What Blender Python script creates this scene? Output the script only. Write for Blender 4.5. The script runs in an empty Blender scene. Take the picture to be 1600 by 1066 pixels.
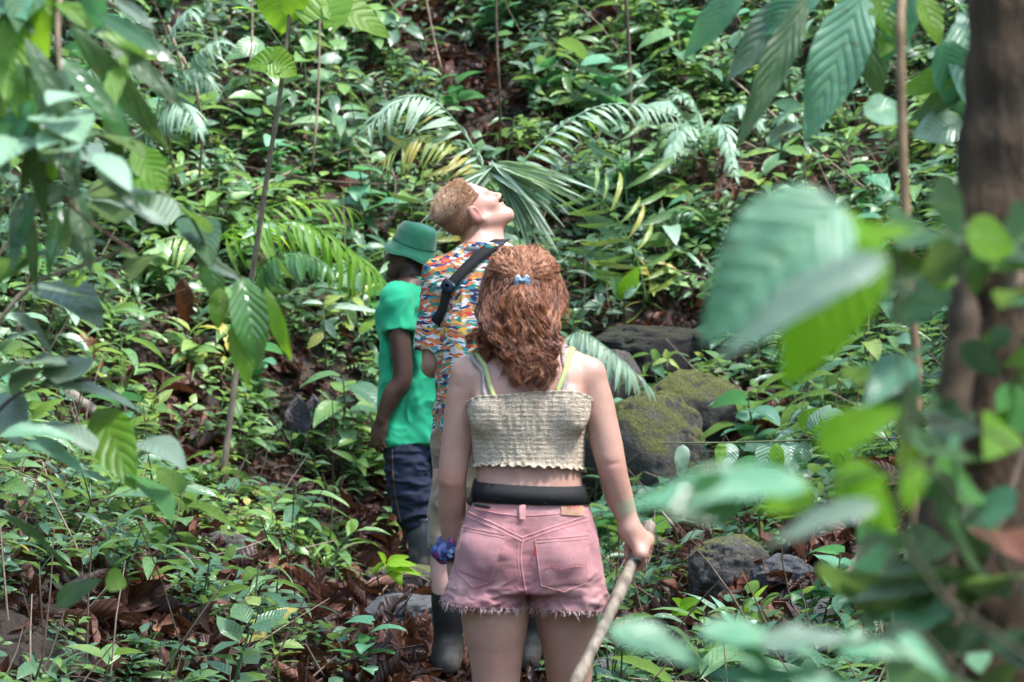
import bpy, math, random
import numpy as np
from mathutils import Vector, Matrix
from mathutils.bvhtree import BVHTree

PI = math.pi
R = math.radians
rng = np.random.default_rng(11)
random.seed(5)
scene = bpy.context.scene
COL = scene.collection

# ------------------------------------------------------------------ camera, sky, sun, exposure
FPX = 4000.0                       # focal length in pixels of the 1600 px wide photograph
CAMZ = 1.6
cam_d = bpy.data.cameras.new("camera")
cam = bpy.data.objects.new("camera", cam_d)
COL.objects.link(cam)
scene.camera = cam
cam.location = (0, 0, CAMZ)
cam.rotation_euler = (R(90), 0, 0)
cam_d.sensor_width = 36.0
cam_d.lens = 90.0
cam_d.clip_start = 0.05
cam_d.clip_end = 400.0
cam_d.dof.use_dof = True
cam_d.dof.focus_distance = 8.2
cam_d.dof.aperture_fstop = 5.6

SUN_ELEV, SUN_AZ = 62.0, 118.0      # azimuth measured from +Y towards +X
world = bpy.data.worlds.new("World")
scene.world = world
world.use_nodes = True
wn = world.node_tree
bg = wn.nodes["Background"]
sky = wn.nodes.new("ShaderNodeTexSky")
sky.sky_type = 'NISHITA'
sky.sun_disc = False
sky.sun_elevation = R(SUN_ELEV)
sky.sun_rotation = R(SUN_AZ)
sky.air_density = 1.0
sky.dust_density = 1.6
sky.ozone_density = 0.6
wn.links.new(sky.outputs[0], bg.inputs[0])
bg.inputs[1].default_value = 0.15
sun_d = bpy.data.lights.new("sun", 'SUN')
sun_d.energy = 2.0
sun_d.angle = R(9)
sun_d.color = (1.0, 0.99, 0.97)
sun = bpy.data.objects.new("sun", sun_d)
COL.objects.link(sun)
_d = Vector((math.sin(R(SUN_AZ)) * math.cos(R(SUN_ELEV)), math.cos(R(SUN_AZ)) * math.cos(R(SUN_ELEV)), math.sin(R(SUN_ELEV))))
sun.rotation_euler = _d.to_track_quat('Z', 'Y').to_euler()
sun.location = (0, 0, 20)
scene.view_settings.view_transform = 'Standard'
scene.view_settings.look = 'None'
scene.view_settings.exposure = 2.6
scene.view_settings.gamma = 1.0
scene.cycles.max_bounces = 6
scene.cycles.transparent_max_bounces = 4
scene.cycles.diffuse_bounces = 4
scene.cycles.glossy_bounces = 2
scene.cycles.sample_clamp_indirect = 4.0
scene.cycles.use_denoising = True

# ------------------------------------------------------------------ object helpers
def tag(o, label=None, cat=None, group=None, kind=None):
    if label: o["label"] = label
    if cat: o["category"] = cat
    if group: o["group"] = group
    if kind: o["kind"] = kind
    return o

def empty(name, loc=(0, 0, 0), rz=0.0, **kw):
    o = bpy.data.objects.new(name, None)
    o.empty_display_size = 0.1
    COL.objects.link(o)
    o.location = loc
    o.rotation_euler = (0, 0, rz)
    return tag(o, **kw)

def mesh_obj(name, V, F, mats, parent=None, loc=None, smooth=True, uv=None, tint=None, midx=None, **kw):
    """V (n,3); F (m,4) or (m,3) int; uv (n,2) per vertex; tint (n,) per vertex"""
    V = np.asarray(V, np.float32); F = np.asarray(F, np.int32)
    me = bpy.data.meshes.new(name)
    k = F.shape[1]
    me.vertices.add(len(V)); me.vertices.foreach_set("co", V.ravel())
    me.loops.add(F.size); me.loops.foreach_set("vertex_index", F.ravel())
    me.polygons.add(len(F))
    me.polygons.foreach_set("loop_start", np.arange(0, F.size, k, dtype=np.int32))
    if smooth: me.polygons.foreach_set("use_smooth", np.ones(len(F), bool))
    if not isinstance(mats, (list, tuple)): mats = [mats]
    for m in mats: me.materials.append(m)
    if midx is not None: me.polygons.foreach_set("material_index", np.asarray(midx, np.int32))
    if uv is not None:
        l = me.uv_layers.new(name="UVMap")
        l.data.foreach_set("uv", np.asarray(uv, np.float32)[F.ravel()].ravel())
    if tint is not None:
        a = me.attributes.new("tint", 'FLOAT', 'POINT')
        a.data.foreach_set("value", np.asarray(tint, np.float32))
    me.update(calc_edges=True)
    me.validate()
    o = bpy.data.objects.new(name, me)
    COL.objects.link(o)
    if loc is not None: o.location = loc
    if parent is not None: o.parent = parent
    return tag(o, **kw)

class Acc:
    """collects pieces with equal face size into one mesh"""
    def __init__(s): s.V=[]; s.F=[]; s.U=[]; s.T=[]; s.n=0
    def add(s, V, F, U=None, T=0.0):
        V = np.asarray(V, float); F = np.asarray(F, int)
        s.V.append(V); s.F.append(F + s.n); s.n += len(V)
        s.U.append(np.zeros((len(V), 2)) if U is None else np.asarray(U, float))
        s.T.append(np.full(len(V), T) if np.isscalar(T) else np.asarray(T, float))
    def build(s, name, mat, parent=None, **kw):
        return mesh_obj(name, np.vstack(s.V), np.vstack(s.F), mat, parent, uv=np.vstack(s.U), tint=np.concatenate(s.T), **kw)

def copy_tree(o, parent=None):
    c = o.copy(); COL.objects.link(c)
    if parent is not None: c.parent = parent
    for ch in o.children: copy_tree(ch, c)
    return c

# ------------------------------------------------------------------ noise
def _hash(ix, iy, iz, seed):
    h = (ix.astype(np.int64) * 374761393 + iy.astype(np.int64) * 668265263 + iz.astype(np.int64) * 2147483647 + seed * 974711) & 0xffffffff
    h = ((h ^ (h >> 13)) * 1274126177) & 0xffffffff
    h = h ^ (h >> 16)
    return (h & 0xffff) / 65535.0
def noise3(x, y, z, seed=0):
    x = np.asarray(x, float); y = np.asarray(y, float); z = np.asarray(z, float)
    x, y, z = np.broadcast_arrays(x, y, z)
    ix, iy, iz = np.floor(x), np.floor(y), np.floor(z)
    fx, fy, fz = x - ix, y - iy, z - iz
    fx = fx*fx*(3-2*fx); fy = fy*fy*(3-2*fy); fz = fz*fz*(3-2*fz)
    r = 0
    for a in (0, 1):
        for b in (0, 1):
            for c in (0, 1):
                r = r + _hash(ix+a, iy+b, iz+c, seed) * (fx if a else 1-fx) * (fy if b else 1-fy) * (fz if c else 1-fz)
    return r * 2 - 1
def fbm(x, y, z, oct=3, seed=0):
    s = 0; a = 1.0; f = 1.0; t = 0
    for k in range(oct):
        s = s + a * noise3(np.asarray(x)*f, np.asarray(y)*f, np.asarray(z)*f, seed + k*7); t += a; a *= .5; f *= 2.03
    return s / t

def smin0(u, k=0.3):               # smooth max(u,0)
    return 0.5 * (u + np.sqrt(u*u + k*k)) - 0.5*k*0.3
# ------------------------------------------------------------------ terrain: a narrow ravine closing on a steep bank; unseen walls added to block low sky light
_PY = [-60, -20, -8, -3, 0, 3, 6.67, 7.8, 9, 11.9, 12.6, 13.5, 14.5, 16, 17.5, 22, 30, 60]
_PZ = [14, 4, .8, .1, 0, .05, .2, .31, .42, .47, .56, .95, 1.62, 2.8, 4.05, 7.6, 12.5, 26]
def ground(x, y):
    x = np.asarray(x, float); y = np.asarray(y, float)
    base = (np.interp(y-.25, _PY, _PZ) + 2*np.interp(y, _PY, _PZ) + np.interp(y+.25, _PY, _PZ)) / 4
    u = -(x + 0.72); v = x - 0.42
    ls = np.interp(y, [2, 6, 9, 13, 16], [.15, .22, .42, .42, .2])
    rs = np.interp(y, [2, 6, 8, 10, 12, 14, 16], [.1, .12, .25, .5, .55, .35, .2])
    z = base + ls * smin0(u) + rs * smin0(v) + .55 * smin0(np.abs(x) - 3.2, 1.0)
    near = np.clip((np.abs(x) - .2) / .8, 0.15, 1)
    z = z + .13 * near * fbm(x*.9, y*.9, 3.1, 3, 4) + .035 * fbm(x*4.3, y*4.3, 1.7, 3, 9)
    return z
def gnormal(x, y):
    e = .05
    dx = (ground(x+e, y) - ground(x-e, y)) / (2*e); dy = (ground(x, y+e) - ground(x, y-e)) / (2*e)
    n = np.stack([-dx, -dy, np.ones_like(dx)], -1)
    return n / np.linalg.norm(n, axis=-1, keepdims=True)
def at(px, py, Y):                 # a pixel of the photograph at depth Y -> world point
    return np.array([(px-800)/FPX*Y, Y, CAMZ - (py-533)/FPX*Y])
def pg(px, py):                    # where the line of sight through a pixel meets the ground
    Ys = np.arange(6.0, 40, .01)
    x = (px-800)/FPX*Ys; z = CAMZ - (py-533)/FPX*Ys
    h = ground(x, Ys) - z
    i = np.argmax(h > 0)
    return np.array([x[i], Ys[i], ground(x[i], Ys[i])])

# ------------------------------------------------------------------ node helper
class NT:
    def __init__(s, name):
        s.m = bpy.data.materials.new(name); s.m.use_nodes = True
        s.t = s.m.node_tree; s.t.nodes.clear()
    def n(s, typ, props=None, **ins):
        nd = s.t.nodes.new("ShaderNode" + typ)
        for k, v in (props or {}).items(): setattr(nd, k, v)
        for k, v in ins.items():
            key = int(k[1:]) if k[0] == 'i' and k[1:].isdigit() else k.replace('_', ' ')
            if isinstance(v, (tuple, list)) and len(v) == 2 and hasattr(v[0], 'outputs'):
                s.t.links.new(v[0].outputs[v[1]], nd.inputs[key])
            elif hasattr(v, 'outputs'): s.t.links.new(v.outputs[0], nd.inputs[key])
            else: nd.inputs[key].default_value = v
        return nd
    def ramp(s, fac, stops, interp='LINEAR'):
        nd = s.n('ValToRGB', Fac=fac); cr = nd.color_ramp; cr.interpolation = interp
        while len(cr.elements) < len(stops): cr.elements.new(0.5)
        for e, (p, c) in zip(cr.elements, stops):
            e.position = p; e.color = (c[0], c[1], c[2], 1)
        return nd
    def math(s, op, a, b=0.0, c=0.0): return s.n('Math', {'operation': op}, i0=a, i1=b, i2=c)
    def mix(s, f, a, b, mode='MIX'):
        nd = s.t.nodes.new("ShaderNodeMix"); nd.data_type = 'RGBA'; nd.blend_type = mode
        for key, v in ((0, f), (6, a), (7, b)):
            if isinstance(v, (tuple, list)) and len(v) == 2 and hasattr(v[0], 'outputs'): s.t.links.new(v[0].outputs[v[1]], nd.inputs[key])
            elif hasattr(v, 'outputs'): s.t.links.new(v.outputs[2] if v.bl_idname == 'ShaderNodeMix' else v.outputs[0], nd.inputs[key])
            else: nd.inputs[key].default_value = v if key == 0 else (v[0], v[1], v[2], 1)
        return (nd, 2)
    def out(s, sh):
        o = s.t.nodes.new("ShaderNodeOutputMaterial"); s.t.links.new(sh.outputs[0], o.inputs[0]); return s.m

def noise_n(g, scale, detail=3, rough=.55, vec=None, dist=0.0):
    kw = dict(Scale=scale, Detail=detail, Roughness=rough, Distortion=dist)
    if vec is not None: kw['Vector'] = vec
    return g.n('TexNoise', **kw)

def leaf_material(name, stops, rough=.42, trans=.35, trans_tint=(.32, .52, .09), veins=9.0, spec=.5, blotch=.25, vcol=(.22, .36, .10)):
    g = NT(name)
    at_ = g.n('Attribute', {'attribute_name': 'tint'})
    oi = g.n('ObjectInfo')
    f = g.math('ADD', (at_, 2), g.math('MULTIPLY', (oi, 5), .25))
    geo = g.n('NewGeometry'); tc = g.n('TexCoord')
    nz = noise_n(g, 22, 3, .6, (tc, 3))
    f = g.math('ADD', f, g.math('MULTIPLY', g.math('SUBTRACT', nz, .5), blotch))
    col = g.ramp(f, stops)
    # vein pattern from the blade's own coordinates
    uv = g.n('UVMap'); sx = g.n('SeparateXYZ', i0=uv)
    au = g.math('ABSOLUTE', g.math('SUBTRACT', (sx, 0), .5))
    ph = g.math('SUBTRACT', g.math('MULTIPLY', (sx, 1), veins), g.math('MULTIPLY', au, veins*.55))
    tri = g.math('PINGPONG', ph, .5)
    vein = g.n('MapRange', i0=tri, i1=0.0, i2=0.10, i3=1.0, i4=0.0)
    mid = g.n('MapRange', i0=au, i1=0.01, i2=0.035, i3=1.0, i4=0.0)
    vm = g.math('MAXIMUM', vein, mid)
    c2 = g.mix(g.math('MULTIPLY', vm, .28), col, vcol)
    bm = g.n('Bump', Strength=.35, Distance=.01, Height=g.math('SUBTRACT', 1.0, g.math('MULTIPLY', g.n('MapRange', i0=tri, i1=0.0, i2=0.3, i3=1.0, i4=0.0), 1.0)))
    sp = noise_n(g, 48, 2, .5, (tc, 3)); c2 = g.mix(g.n('MapRange', i0=sp, i1=.66, i2=.70, i3=0.0, i4=.6), c2, (.13, .085, .035))
    ro = g.math('ADD', g.math('MULTIPLY', nz, .3), rough-.15)
    p = g.n('BsdfPrincipled', Base_Color=c2, Roughness=ro, Normal=bm)
    p.inputs['Specular IOR Level'].default_value = spec
    tcol = g.mix(.55, c2, trans_tint)
    tr = g.n('BsdfTranslucent', Color=tcol)
    sh = g.n('MixShader', i0=trans, i1=p, i2=tr)
    return g.out(sh)

GREENS = [(0.0, (.010, .036, .024)), (.3, (.028, .092, .050)), (.55, (.072, .165, .085)), (.8, (.15, .28, .065)), (.97, (.28, .34, .06)), (1.0, (.40, .32, .06))]
M_LEAF = leaf_material("leaf_green", GREENS, rough=.30, spec=.8)
M_GLOSSY = leaf_material("leaf_glossy", [(0, (.014, .06, .032)), (.6, (.03, .11, .04)), (1, (.07, .2, .04))], rough=.22, trans=.3, spec=.8)
M_BRIGHT = leaf_material("leaf_bright", [(0, (.09, .21, .02)), (.6, (.13, .28, .025)), (1, (.20, .34, .03))], rough=.45, trans=.55, trans_tint=(.42, .75, .03), veins=7)
M_PALE = leaf_material("leaf_pale", [(0, (.10, .22, .13)), (.6, (.21, .35, .24)), (1, (.40, .52, .38))], rough=.36, trans=.25, spec=.8)
M_DARK = leaf_material("leaf_dark", [(0, (.010, .035, .016)), (.6, (.018, .06, .024)), (1, (.035, .09, .03))], rough=.4, trans=.3)
M_BROWN = leaf_material("leaf_dead", [(0, (.012, .006, .005)), (.3, (.026, .011, .009)), (.55, (.062, .023, .015)), (.78, (.13, .050, .030)), (.93, (.24, .11, .065)), (1.0, (.42, .13, .035))], rough=.5, trans=.08, trans_tint=(.4, .15, .05), veins=8, blotch=.45, spec=.35, vcol=(.10, .045, .03))
def simple(name, c, rough=.7, c2=None, scale=30, bump=.3, dist=.004, stretch=None, metal=0.0):
    g = NT(name); tc = g.n('TexCoord')
    v = (tc, 3)
    if stretch: v = g.n('Mapping', Vector=(tc, 3), Scale=stretch)
    nz = noise_n(g, scale, 5, .6, v)
    col = g.ramp(nz, [(.3, c2 or tuple(k*.6 for k in c)), (.7, c)])
    bm = g.n('Bump', Strength=bump, Distance=dist, Height=nz)
    p = g.n('BsdfPrincipled', Base_Color=col, Roughness=rough, Normal=bm, Metallic=metal)
    return g.out(p)
M_DSTEM = simple("stem_dark", (.05, .055, .022), .7, (.02, .02, .01))
M_STEM = simple("stem_green", (.10, .14, .04), .6, (.05, .06, .025))
M_TWIG = simple("twig_brown", (.11, .075, .05), .8, (.04, .025, .018))
M_PTWIG = simple("twig_pale", (.30, .23, .17), .8, (.13, .09, .065))
M_BARK = simple("bark", (.095, .056, .028), .95, (.018, .013, .008), 18, 1.0, .04, (1, 1, .25))
M_GREYBARK = simple("grey_bark", (.24, .19, .145), .85, (.10, .075, .055), 40, .5, .004, (1, 1, .4))
M_STICKWOOD = simple("stick_wood", (.28, .23, .175), .75, (.060, .045, .032), 30, .5, .004, (1, 1, .3))

g = NT("soil")
tc = g.n('TexCoord')
n1 = noise_n(g, 1.1, 4, .6, (tc, 3)); n2 = noise_n(g, 28, 6, .7, (tc, 3)); n3 = noise_n(g, 7, 4, .6, (tc, 3))
c1 = g.ramp(n2, [(.25, (.008, .005, .004)), (.5, (.026, .017, .012)), (.75, (.07, .046, .034))])
c2 = g.ramp(n3, [(.3, (.015, .011, .008)), (.6, (.05, .032, .022)), (.8, (.06, .05, .025))])
c3 = g.mix(.5, c1, c2)
# far slopes and the added unseen walls: undergrowth colour in broad clumps
sx = g.n('SeparateXYZ', i0=g.n('NewGeometry'))
far = g.math('MAXIMUM', g.n('MapRange', i0=g.math('ABSOLUTE', (sx, 0)), i1=4.0, i2=6.0, i3=0.0, i4=1.0),
             g.math('MAXIMUM', g.n('MapRange', i0=(sx, 1), i1=19.0, i2=21.0, i3=0.0, i4=1.0), g.n('MapRange', i0=(sx, 1), i1=1.0, i2=-1.0, i3=0.0, i4=1.0)))
c4 = g.mix(far, c3, g.ramp(n3, [(.35, (.010, .02, .010)), (.6, (.035, .07, .03))]))
bm = g.n('Bump', Strength=.9, Distance=.03, Height=g.math('ADD', n2, n3))
M_SOIL = g.out(g.n('BsdfPrincipled', Base_Color=c4, Roughness=.95, Normal=bm))

def axis_grid(a, b, fa, fb, fine, n_out):
    inner = np.arange(fa, fb + 1e-6, fine)
    lo = fa - (fa - a) * (np.linspace(1, 0, n_out, endpoint=False) ** 2)
    hi = fb + (b - fb) * (np.linspace(0, 1, n_out + 1)[1:] ** 2)
    return np.concatenate([lo, inner, hi])
gx = axis_grid(-60, 60, -3.4, 3.4, .05, 24); gy = axis_grid(-60, 60, 4.5, 19.5, .05, 26)
GX, GY = np.meshgrid(gx, gy, indexing='ij')
GZ = ground(GX, GY)
GV = np.stack([GX, GY, GZ], -1).reshape(-1, 3)
ii, jj = np.meshgrid(np.arange(len(gx)-1), np.arange(len(gy)-1), indexing='ij')
q = (ii*len(gy) + jj).ravel()
GF = np.stack([q, q+len(gy), q+len(gy)+1, q+1], -1)
mesh_obj("ground", GV, GF, M_SOIL, kind="structure", label="dark forest soil rising into steep banks around the path")
# ------------------------------------------------------------------ leaf blades
def prof(kind, t):
    if kind == 'lance': return np.sin(PI * t**.8)**.9
    if kind == 'ovate': return np.sin(PI * t**.62)**.85
    if kind == 'heart': return np.clip(np.sin(PI * (t*.96+.04)**.45), 0, 1)**.75
    if kind == 'obov': return np.sin(PI * t**1.25)**.8
    if kind == 'strap': return np.clip(np.minimum(t/.12, 1), 0, 1)**.6 * np.clip((1-t)/.45, 0, 1)**.55
def blade(kind='lance', n=5, m=3, width=.3, fold=.15, droop=.3, curl=0.0, vein=0.0, nv=9, wav=0.0, lobe=0.0):
    """unit-length leaf: y along, x across, z up. width is the half width. returns V,F,UV"""
    t = np.linspace(0, 1, n+1); s = np.linspace(-1, 1, m)
    T, S = np.meshgrid(t, s, indexing='ij')
    w = prof(kind, np.clip(t, 1e-4, 1-1e-4)) * width
    w[0] = max(w[0], .006); w[-1] = .003
    if kind == 'heart': w[0] = width*.35
    W = w[:, None] * np.ones_like(S)
    if lobe: W = W * (1 + lobe*np.sin(T*PI*nv*2 + 1))
    X = S * W; a = np.abs(S) * W
    Y = T.copy()
    if kind == 'heart': Y = Y - .16*np.abs(S)**1.5*(1-T)**3
    Z = fold * a + vein * np.cos((T*nv - a*nv*.9) * 2*PI) * np.minimum(1, a/(.3*width)) * np.sin(PI*T)
    Z = Z + wav * np.sin(T*11 + S*2.2) * np.abs(S)
    if curl:                                        # roll the margins inwards
        r = width / curl; ang = a / r
        X = np.sign(S) * r*np.sin(ang); Z = Z + r*(1-np.cos(ang))
    # droop: bend the axis along a circular arc
    if abs(droop) > 1e-3:
        th = T*droop*2; rad = 1/(droop*2)
        Yc = rad*np.sin(th); Zc = -rad*(1-np.cos(th))
        dY = Y - T
        V = np.stack([X, Yc + dY*np.cos(th) + Z*np.sin(th), Zc - dY*np.sin(th) + Z*np.cos(th)], -1)
    else: V = np.stack([X, Y, Z], -1)
    i, j = np.meshgrid(np.arange(n), np.arange(m-1), indexing='ij')
    q = (i*m + j).ravel()
    F = np.stack([q, q+1, q+m+1, q+m], -1)
    UV = np.stack([S.ravel()*.5 + .5, T.ravel()], -1)
    return V.reshape(-1, 3), F, UV
def frames(az, el, roll, L, pos):
    """arrays -> (n,3,3) matrices (columns x,y,z scaled by L) and positions; y is the leaf direction"""
    az, el, roll, L = np.broadcast_arrays(*[np.asarray(k, float) for k in (az, el, roll, L)])
    y = np.stack([np.sin(az)*np.cos(el), np.cos(az)*np.cos(el), np.sin(el)], -1)
    x = np.stack([np.cos(az), -np.sin(az), np.zeros_like(az)], -1)
    z = np.cross(x, y)
    c, s = np.cos(roll)[..., None], np.sin(roll)[..., None]
    x2 = x*c + z*s; z2 = -x*s + z*c
    return np.stack([x2, y, z2], -1) * L[..., None, None], np.asarray(pos, float)
class Leaves(Acc):
    def put(s, tmpl, az, el, roll, L, pos, tint):
        V, F, U = tmpl
        M, P = frames(az, el, roll, L, pos)
        M = M.reshape(-1, 3, 3); P = P.reshape(-1, 3); n = len(M)
        VV = np.einsum('nij,kj->nki', M, V) + P[:, None, :]
        FF = F[None] + (np.arange(n)*len(V))[:, None, None]
        T = np.repeat(np.broadcast_to(np.asarray(tint, float), (n,)), len(V))
        s.add(VV.reshape(-1, 3), FF.reshape(-1, 4), np.tile(U, (n, 1)), T)
def tube(pts, rad, k=5):
    pts = np.asarray(pts, float); n = len(pts)
    rad = np.broadcast_to(np.asarray(rad, float), (n,))
    tg = np.gradient(pts, axis=0); tg /= np.linalg.norm(tg, axis=1, keepdims=True) + 1e-9
    ref = np.array([0.31, 0.22, .92]) if abs(tg[:, 2]).mean() < .8 else np.array([1., .1, 0])
    u = np.cross(tg, ref); u /= np.linalg.norm(u, axis=1, keepdims=True) + 1e-9
    v = np.cross(tg, u)
    a = np.arange(k)/k*2*PI
    V = pts[:, None, :] + rad[:, None, None]*(u[:, None, :]*np.cos(a)[None, :, None] + v[:, None, :]*np.sin(a)[None, :, None])
    i, j = np.meshgrid(np.arange(n-1), np.arange(k), indexing='ij')
    F = np.stack([i*k+j, i*k+(j+1) % k, (i+1)*k+(j+1) % k, (i+1)*k+j], -1).reshape(-1, 4)
    V = V.reshape(-1, 3)
    # close the ends with a short cone
    V = np.vstack([V, pts[0], pts[-1]]); a0, a1 = len(V)-2, len(V)-1
    jj = np.arange(k)
    F = np.vstack([F, np.stack([jj, np.full(k, a0), np.full(k, a0), (jj+1) % k], -1)[:0]])
    cap = np.array([[a0, (j+1) % k, j, j] for j in range(k)])[:0]
    UV = np.zeros((len(V), 2))
    return V, F, UV
def spline(ctrl, n):
    """Catmull-Rom through control points"""
    c = np.asarray(ctrl, float); c = np.vstack([2*c[0]-c[1], c, 2*c[-1]-c[-2]])
    m = len(c)-3; t = np.linspace(0, m, n); i = np.minimum(t.astype(int), m-1); f = (t-i)[:, None]
    p0, p1, p2, p3 = c[i], c[i+1], c[i+2], c[i+3]
    return .5*((2*p1) + (-p0+p2)*f + (2*p0-5*p1+4*p2-p3)*f*f + (-p0+3*p1-3*p2+p3)*f**3)

# ------------------------------------------------------------------ small seedling prototypes (arrays)
def seedling(style, r):
    """returns (V,F,UV,T) : a stemmed little plant about 1 unit tall"""
    a = Leaves()
    h = 1.0
    lean = r.normal(0, .12, 2)
    top = np.array([lean[0], lean[1], h])
    def stem_at(f): return np.array([lean[0]*f*f, lean[1]*f*f, h*f])
    V, F, U = tube([stem_at(f) for f in (0, .35, .7, 1)], [.02, .017, .014, .01], 3)
    a.add(V, F, U, .35)
    if style == 'lance':
        t = blade('lance', 4, 3, .15, .25, .38); k = 9; Lr = (.55, .85)
    elif style == 'ovate':
        t = blade('ovate', 4, 3, .25, .2, .3); k = 8; Lr = (.42, .7)
    elif style == 'whorl':
        t = blade('obov', 4, 3, .2, .2, .25); k = 6; Lr = (.6, .8)
    elif style == 'vine':
        t = blade('heart', 4, 3, .36, .2, .35); k = 11; Lr = (.28, .42)
    elif style == 'small':
        t = blade('ovate', 3, 3, .3, .15, .2); k = 16; Lr = (.22, .34)
    if style == 'grassy':
        t = blade('strap', 7, 2, .028, .2, .9)
        for i in range(11): a.put(t, r.uniform(0, 6.28), r.uniform(.7, 1.35), r.normal(0, .3), r.uniform(.8, 1.5), np.array([r.normal(0, .03), r.normal(0, .03), 0]), .55+r.normal(0, .1))
        return np.vstack(a.V), np.vstack(a.F), np.vstack(a.U), np.concatenate(a.T)
    if style == 'fernlet':
        t = blade('lance', 3, 3, .16, .1, .3)
        for i in range(5):
            az = i*1.3+r.normal(0, .2); c = spline([(0, 0, 0), (math.sin(az)*.25, math.cos(az)*.25, .45), (math.sin(az)*.6, math.cos(az)*.6, .62), (math.sin(az)*.95, math.cos(az)*.95, .5)], 14)
            V, F, U = tube(c, .009, 3); a.add(V, F, U, .4)
            for j in range(3, 14):
                for s_ in (-1, 1): a.put(t, az+s_*1.1, .1, s_*.2, .26*(1.1-j/16), c[j], .5+r.normal(0, .06))
        return np.vstack(a.V), np.vstack(a.F), np.vstack(a.U), np.concatenate(a.T)
    for i in range(k):
        if style == 'whorl': f = r.uniform(.9, 1); az = i/k*2*PI + r.normal(0, .15); el = r.normal(.15, .15)
        else: f = .25 + .75*(i+1)/k; az = i*PI + (i//2)*1.6 + r.normal(0, .25); el = r.normal(.25, .22) + .25*(i/k)
        p = stem_at(f); L = r.uniform(*Lr)
        off = np.array([math.sin(az), math.cos(az), .25])*(.06 if style != 'vine' else .16)
        a.put(t, az, el, r.normal(0, .35), L, p+off, .4 + r.normal(0, .09))
    return np.vstack(a.V), np.vstack(a.F), np.vstack(a.U), np.concatenate(a.T)
STYLES = ['lance', 'ovate', 'whorl', 'vine', 'small', 'grassy', 'fernlet']
_r = np.random.default_rng(3)
PROTO = {s: [seedling(s, _r) for _ in range(4)] for s in STYLES}
def scatter(acc, proto, xs, ys, hs, tints, r, sink=.0, follow=.5):
    V, F, U, T = proto
    n = len(xs)
    rz = r.uniform(0, 2*PI, n); nrm = gnormal(xs, ys)
    up = nrm*follow + np.array([0, 0, 1.])*(1-follow) + r.normal(0, .12, (n, 3))
    up /= np.linalg.norm(up, axis=1, keepdims=True)
    x = np.stack([np.cos(rz), np.sin(rz), 0*rz], -1); y = np.cross(up, x); y /= np.linalg.norm(y, axis=1, keepdims=True); x = np.cross(y, up)
    M = np.stack([x, y, up], -1) * hs[:, None, None]
    P = np.stack([xs, ys, ground(xs, ys)-sink], -1)
    VV = np.einsum('nij,kj->nki', M, V) + P[:, None, :]
    FF = F[None] + (np.arange(n)*len(V))[:, None, None]
    acc.add(VV.reshape(-1, 3), FF.reshape(-1, 4), np.tile(U, (n, 1)), (T[None]+tints[:, None]).ravel())

# ---- where cover grows thick and where bare litter shows: patches on the ground itself
BARE = []   # (x, y, rx, ry, strength)
def bare_px(px, py, rw, s=1.0, st=1.0):
    p = pg(px, py); BARE.append((p[0], p[1], rw/FPX*p[1], s*rw/FPX*p[1], st))
for a in [(420, 950, 190, 1.6), (520, 830, 110, 1.5), (260, 650, 90, .8), (300, 550, 60, .8), (160, 700, 70, 1), (300, 760, 120, .9), (180, 980, 150, .8), (90, 800, 80, .7), (690, 1030, 200, 2.0), (620, 900, 90, 2), (760, 850, 150, 3),
          (1080, 880, 170, 1.6), (1050, 980, 150, 1.5), (1300, 900, 160, 1.5), (1020, 560, 120, .6), (1240, 640, 90, .7), (1200, 700, 80, .7), (350, 830, 90, 1),
          (740, 130, 70, 1.3), (770, 230, 60, 1), (650, 40, 50, 1), (940, 60, 40, 1), (420, 150, 50, .7), (860, 280, 60, .8), (480, 620, 60, 1), (1140, 1010, 200, 1.2),
          (200, 130, 60, 1), (1380, 800, 120, 1.2)]:
    bare_px(*a)
def bareness(x, y):
    b = np.zeros_like(x)
    for (bx, by, rx, ry, st) in BARE:
        b = np.maximum(b, st*np.exp(-((x-bx)/rx)**2 - ((y-by)/ry)**2))
    path = np.exp(-((x+.15)/.5)**2) * (y < 12.2)
    return np.maximum(b, path)
def sample(n, r, y0=6.4, y1=19.0, lo=0.0, invert=False, m=.75):
    xs, ys = [], []
    tot = 0
    while tot < n:
        y = r.uniform(y0, y1, 4*n); x = r.uniform(-1, 1, 4*n)*(.2*y1 + m)
        ok = np.abs(x) < .2*y + m
        x, y = x[ok], y[ok]
        b = bareness(x, y); nz = .5 + .5*fbm(x*1.3, y*1.3, 7, 3, 21)
        keep = r.uniform(0, 1, len(x)) < ((b + .25*nz) if invert else np.clip((1.05 - 1.35*b - .35*(nz > .6))*np.where((y < 11.2) & (x < -.35), .47, 1.0), .015, 1))
        xs.append(x[keep]); ys.append(y[keep]); tot += keep.sum()
    x = np.concatenate(xs)[:n]; y = np.concatenate(ys)[:n]
    return x, y
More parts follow.
